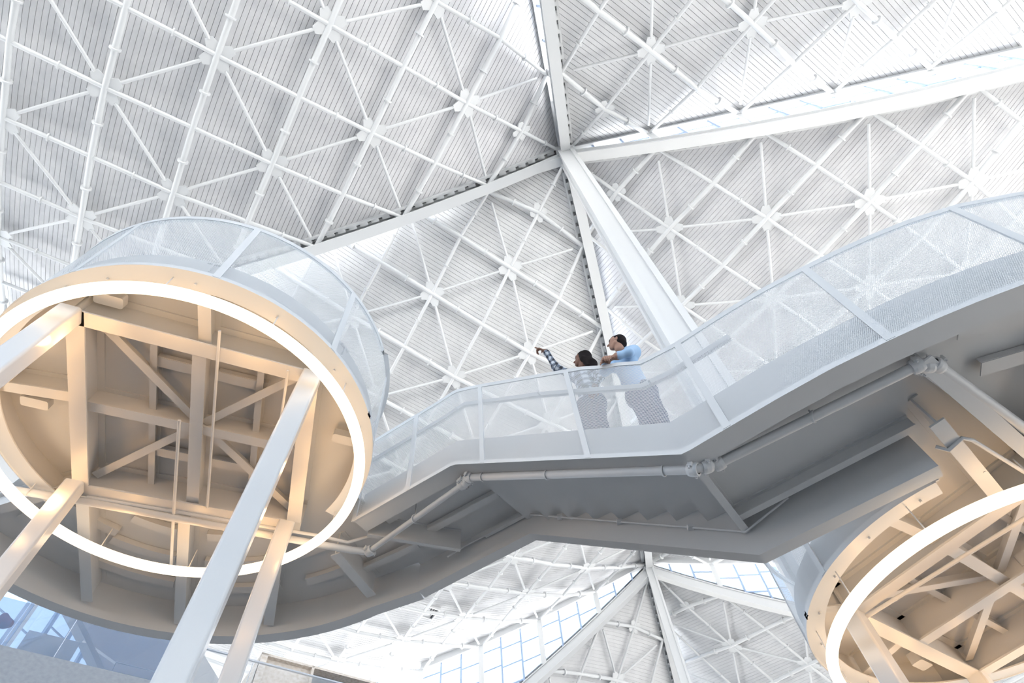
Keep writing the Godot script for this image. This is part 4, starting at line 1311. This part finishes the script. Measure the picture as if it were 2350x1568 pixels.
# end wall seen over the balustrade: a window between posts and a boarded roof plane
func build_far_corner() -> void:
	var d := (EA + EB).normalized(); var e := EA.normalized()
	var W := Vector3(-23.3, 19.6, -22.83)
	var win := structure("window_8", "tall window of white panes between blue posts seen over the upper floor edge", "window")
	var cuts := [-3.6, -1.15, -0.95, 0.35, 1.6, 2.8, 4.2]
	for k in cuts.size() - 1:
		if k == 1: continue
		for r in 4:
			var y0 := -3.6 + r * 1.75 + (0.9 if k % 2 else 0.0); var y1 := y0 + 1.75
			var g := Geo.new()
			g.quad(W + d * cuts[k] + UP * y0, W + d * cuts[k + 1] + UP * y0, W + d * cuts[k + 1] + UP * y1, W + d * cuts[k] + UP * y1)
			obj("pane", g, mat.glass, win)
			g = Geo.new(); g.bar(W + d * cuts[k] + UP * y1, W + d * cuts[k + 1] + UP * y1, 0.07, 0.06); obj("transom", g, mat.mullion, win)
	for k in cuts.size():
		var g := Geo.new()
		g.bar(W + d * cuts[k] - UP * 4.0, W + d * cuts[k] + UP * 5.0, 0.16 if k != 1 and k != 2 else 0.3, 0.18, d)
		obj("mullion", g, mat.mullion if k != 2 else mat.steel, win)
	# side wall left of the window
	var wl := structure("wall_left", "blue grey wall left of the tall window", "wall")
	var g2 := Geo.new()
	g2.box(W - d * 6.2 + UP * 0.5, d * 2.6, UP * 6.0, e * 0.1)
	obj("wall_panel", g2, mat.steel, wl)
	# arched edge beam and boarded plane
	var A := Vector3(-22.95, 21.2, -22.2); var B := Vector3(-20.06, 18.0, -23.51)
	var along := (B - A)
	A -= along * 0.35; B += along * 0.6
	var bm := thing("ridge_beam", "blue-lit arched beam beside the tall window over the upper floor", "beam", A, "box beams along the roof folds")
	var path := []; var lt := []
	for k in 13:
		var f := k / 12.0
		path.append(A.lerp(B, f) + UP * sin(f * PI) * 0.25); lt.append(e)
	g2 = Geo.new()
	g2.sweep([Vector2(-0.15, -0.2), Vector2(0.15, -0.2), Vector2(0.15, 0.25), Vector2(-0.15, 0.25)], path, lt)
	obj("box_girder", g2, mat.steel, bm)
	var cl := structure("ceiling", "boarded roof plane beside the tall window over the upper floor", "ceiling")
	var rise := UP * 0.10
	for k in 44:
		var P: Vector3 = A.lerp(B, (k + 0.06) / 44.0) + UP * 0.3; var Q: Vector3 = A.lerp(B, (k + 0.94) / 44.0) + UP * 0.3
		g2 = Geo.new()
		var F := (e + rise) * 5.2
		g2.face4(P, P + F, Q + F, Q, P + UP)
		g2.face4(P, P + F, P + F + UP * 0.06, P + UP * 0.06, Q)
		g2.face4(Q, Q + F, Q + F + UP * 0.06, Q + UP * 0.06, P)
		obj("board", g2, mat.board, cl)
	g2 = Geo.new()
	var F2 := (e + rise) * 5.2 + UP * 0.38
	g2.quad(A + UP * 0.38, A + F2, B + F2, B + UP * 0.38)
	obj("roof_sheet", g2, mat.backing, cl)
	var tr := thing("roof_truss", "tubes under the boarded plane beside the tall window over the upper floor", "roof truss", Vector3.ZERO, "roof trusses under the boarded ceilings")
	for q in [[Vector3(-21.18, 19.47, -23.10), Vector3(-21.46, 20.63, -23.20), 0.10], [Vector3(-21.06, 19.33, -23.15), Vector3(-19.44, 20.53, -24.66), 0.07], [Vector3(-21.01, 19.23, -23.16), Vector3(-19.56, 18.49, -24.05), 0.13], [Vector3(-19.58, 20.48, -24.55), Vector3(-19.29, 18.59, -24.27), 0.09], [Vector3(-19.34, 20.30, -24.68), Vector3(-18.09, 18.73, -25.20), 0.08]]:
		g2 = Geo.new(); g2.tube([q[0], q[1]], q[2], 10); obj("chord_tube", g2, mat.steel, tr)
	# exhaust grille hanging under the long roof plane
	var G := Vector3(-8.0, 27.0, -34.44)
	var gr := thing("air_grille", "dark louvred air grille below the roof boards beside the bridge", "grille", G)
	g2 = Geo.new()
	var x := EA.normalized(); var z := EB.normalized()
	for s in [-1.0, 1.0]:
		g2.box(G + x * s * 0.85, x * 0.05, UP * 0.2, z * 0.6); g2.box(G + z * s * 0.55, x * 0.8, UP * 0.2, z * 0.05)
	obj("frame", g2, mat.steel, gr)
	for k in 9:
		g2 = Geo.new(); g2.box(G + x * (-0.72 + k * 0.18), x * 0.05, UP * 0.1, z * 0.5); obj("slat", g2, mat.dark, gr)
	g2 = Geo.new(); g2.box(G + UP * 0.18, x * 0.8, UP * 0.02, z * 0.55); obj("back", g2, mat.dark, gr)

# ------------------------------------------------------------------ the rest of the hall
func build_shell() -> void:
	var f := structure("floor", "pale polished hall floor", "floor")
	var g := Geo.new()
	g.plate(PackedVector2Array([Vector2(-45, 25), Vector2(55, 25), Vector2(55, -70), Vector2(-45, -70)]), -0.3, 0.3)
	obj("slab", g, mat.floor, f)
	var o := structure("floor", "pale paving added unseen outside the hall, bouncing sun up to the roof", "floor")  # unseen ground added as a pale surface that throws sunlight up to the roof
	g = Geo.new()
	g.plate(PackedVector2Array([Vector2(-200, 190), Vector2(210, 190), Vector2(210, -230), Vector2(-200, -230)]), -0.6, 0.3)
	obj("reflector", g, mat.reflector, o)
	# glazed outer walls, out of the picture; plinths raised to cut light at guard level
	var c := [Vector3(-45, 0, 25), Vector3(55, 0, 25), Vector3(55, 0, -70), Vector3(-45, 0, -70)]
	var side := ["back", "right", "front", "left"]
	for k in 4:
		var a: Vector3 = c[k]; var b: Vector3 = c[(k + 1) % 4]
		var w := structure("wall_" + side[k], "plinth wall raised to cut low daylight under the %s curtain of glass" % side[k], "wall")
		g = Geo.new()
		g.bar(a + UP * 2.0, b + UP * 2.0, 0.4, 4.0)
		obj("plinth", g, mat.concrete, w)
		var win := structure("window_%d" % (9 + k), "tall curtain of glass on the %s plinth" % side[k], "window")
		for i in 8:
			var p := a.lerp(b, i / 8.0); var q := a.lerp(b, (i + 1) / 8.0)
			g = Geo.new()
			g.quad(p + UP * 4.0, q + UP * 4.0, q + UP * 18.0, p + UP * 18.0)
			obj("pane", g, mat.glass, win)
			g = Geo.new()
			g.bar(p + UP * 4.0, p + UP * 18.0, 0.25, 0.25, Vector3.RIGHT)
			obj("mullion", g, mat.steel, win)

func _ready() -> void:
	# camera, sky, exposure
	var cam := Camera3D.new()
	cam.name = "camera"
	cam.fov = 59.707
	cam.near = 0.05
	cam.far = 400.0
	add_child(cam)
	cam.transform = Transform3D(Basis(Vector3(0.991764, -0.0649366, -0.1103969), Vector3(0.128079, 0.5028287, 0.8548445), Vector3(0, -0.8619435, 0.5070044)).orthonormalized(), Vector3(0, 1.6, 0))
	cam.current = true
	var env := Environment.new()
	var sky := Sky.new()
	var sm := ProceduralSkyMaterial.new()
	sm.sky_top_color = Color(0.72, 0.85, 1.0)
	sm.sky_horizon_color = Color(0.87, 0.94, 1.0)
	sm.ground_horizon_color = Color(0.80, 0.82, 0.85)
	sm.ground_bottom_color = Color(0.62, 0.63, 0.65)
	sm.sky_energy_multiplier = 1.0
	sm.sun_angle_max = 0.0
	sky.sky_material = sm
	env.background_mode = Environment.BG_SKY
	env.sky = sky
	env.background_energy_multiplier = 2.3
	env.tonemap_mode = Environment.TONE_MAPPER_LINEAR
	env.tonemap_exposure = 1.0
	env.sdfgi_enabled = true
	env.ssao_enabled = true
	env.ssil_enabled = true
	var we := WorldEnvironment.new()
	we.name = "world_environment"
	we.environment = env
	add_child(we)
	var sun := DirectionalLight3D.new()
	sun.name = "sun"
	sun.light_color = Color(1.0, 0.985, 0.955)
	sun.light_energy = 11.6
	sun.light_angular_distance = 0.6
	sun.shadow_enabled = true
	add_child(sun)
	sun.look_at_from_position(Vector3(0, 50, 0), Vector3(0, 50, 0) + Vector3(-0.80, -1.0, -0.06), Vector3.UP)
	make_materials()
	make_shared_meshes()
	make_tile()
	build_shell()
	build_roof()
	build_shading_roof()
	hall_column(Vector3(HUB.x, 0, HUB.z), on_roof("C", 0, 0).y - 0.3, 0.82, "huge white box column rising behind the bridge guard to the roof hub")
	var h2 := on_roof("A", 7, 7)
	hall_column(h2, h2.y - 0.3, 0.62, "far white box column rising to the second roof hub")
	build_left_platform()
	build_bridge()
	build_right_platform()
	build_people()
	build_mezzanine()
	build_far_corner()
	ring_light(CL, 1.853, 6.52, "glowing warm white ring light under the upper round platform", 0.13)
	ring_light(CR, 1.813, 4.93, "glowing warm white ring light under the lower round platform", 0.13)
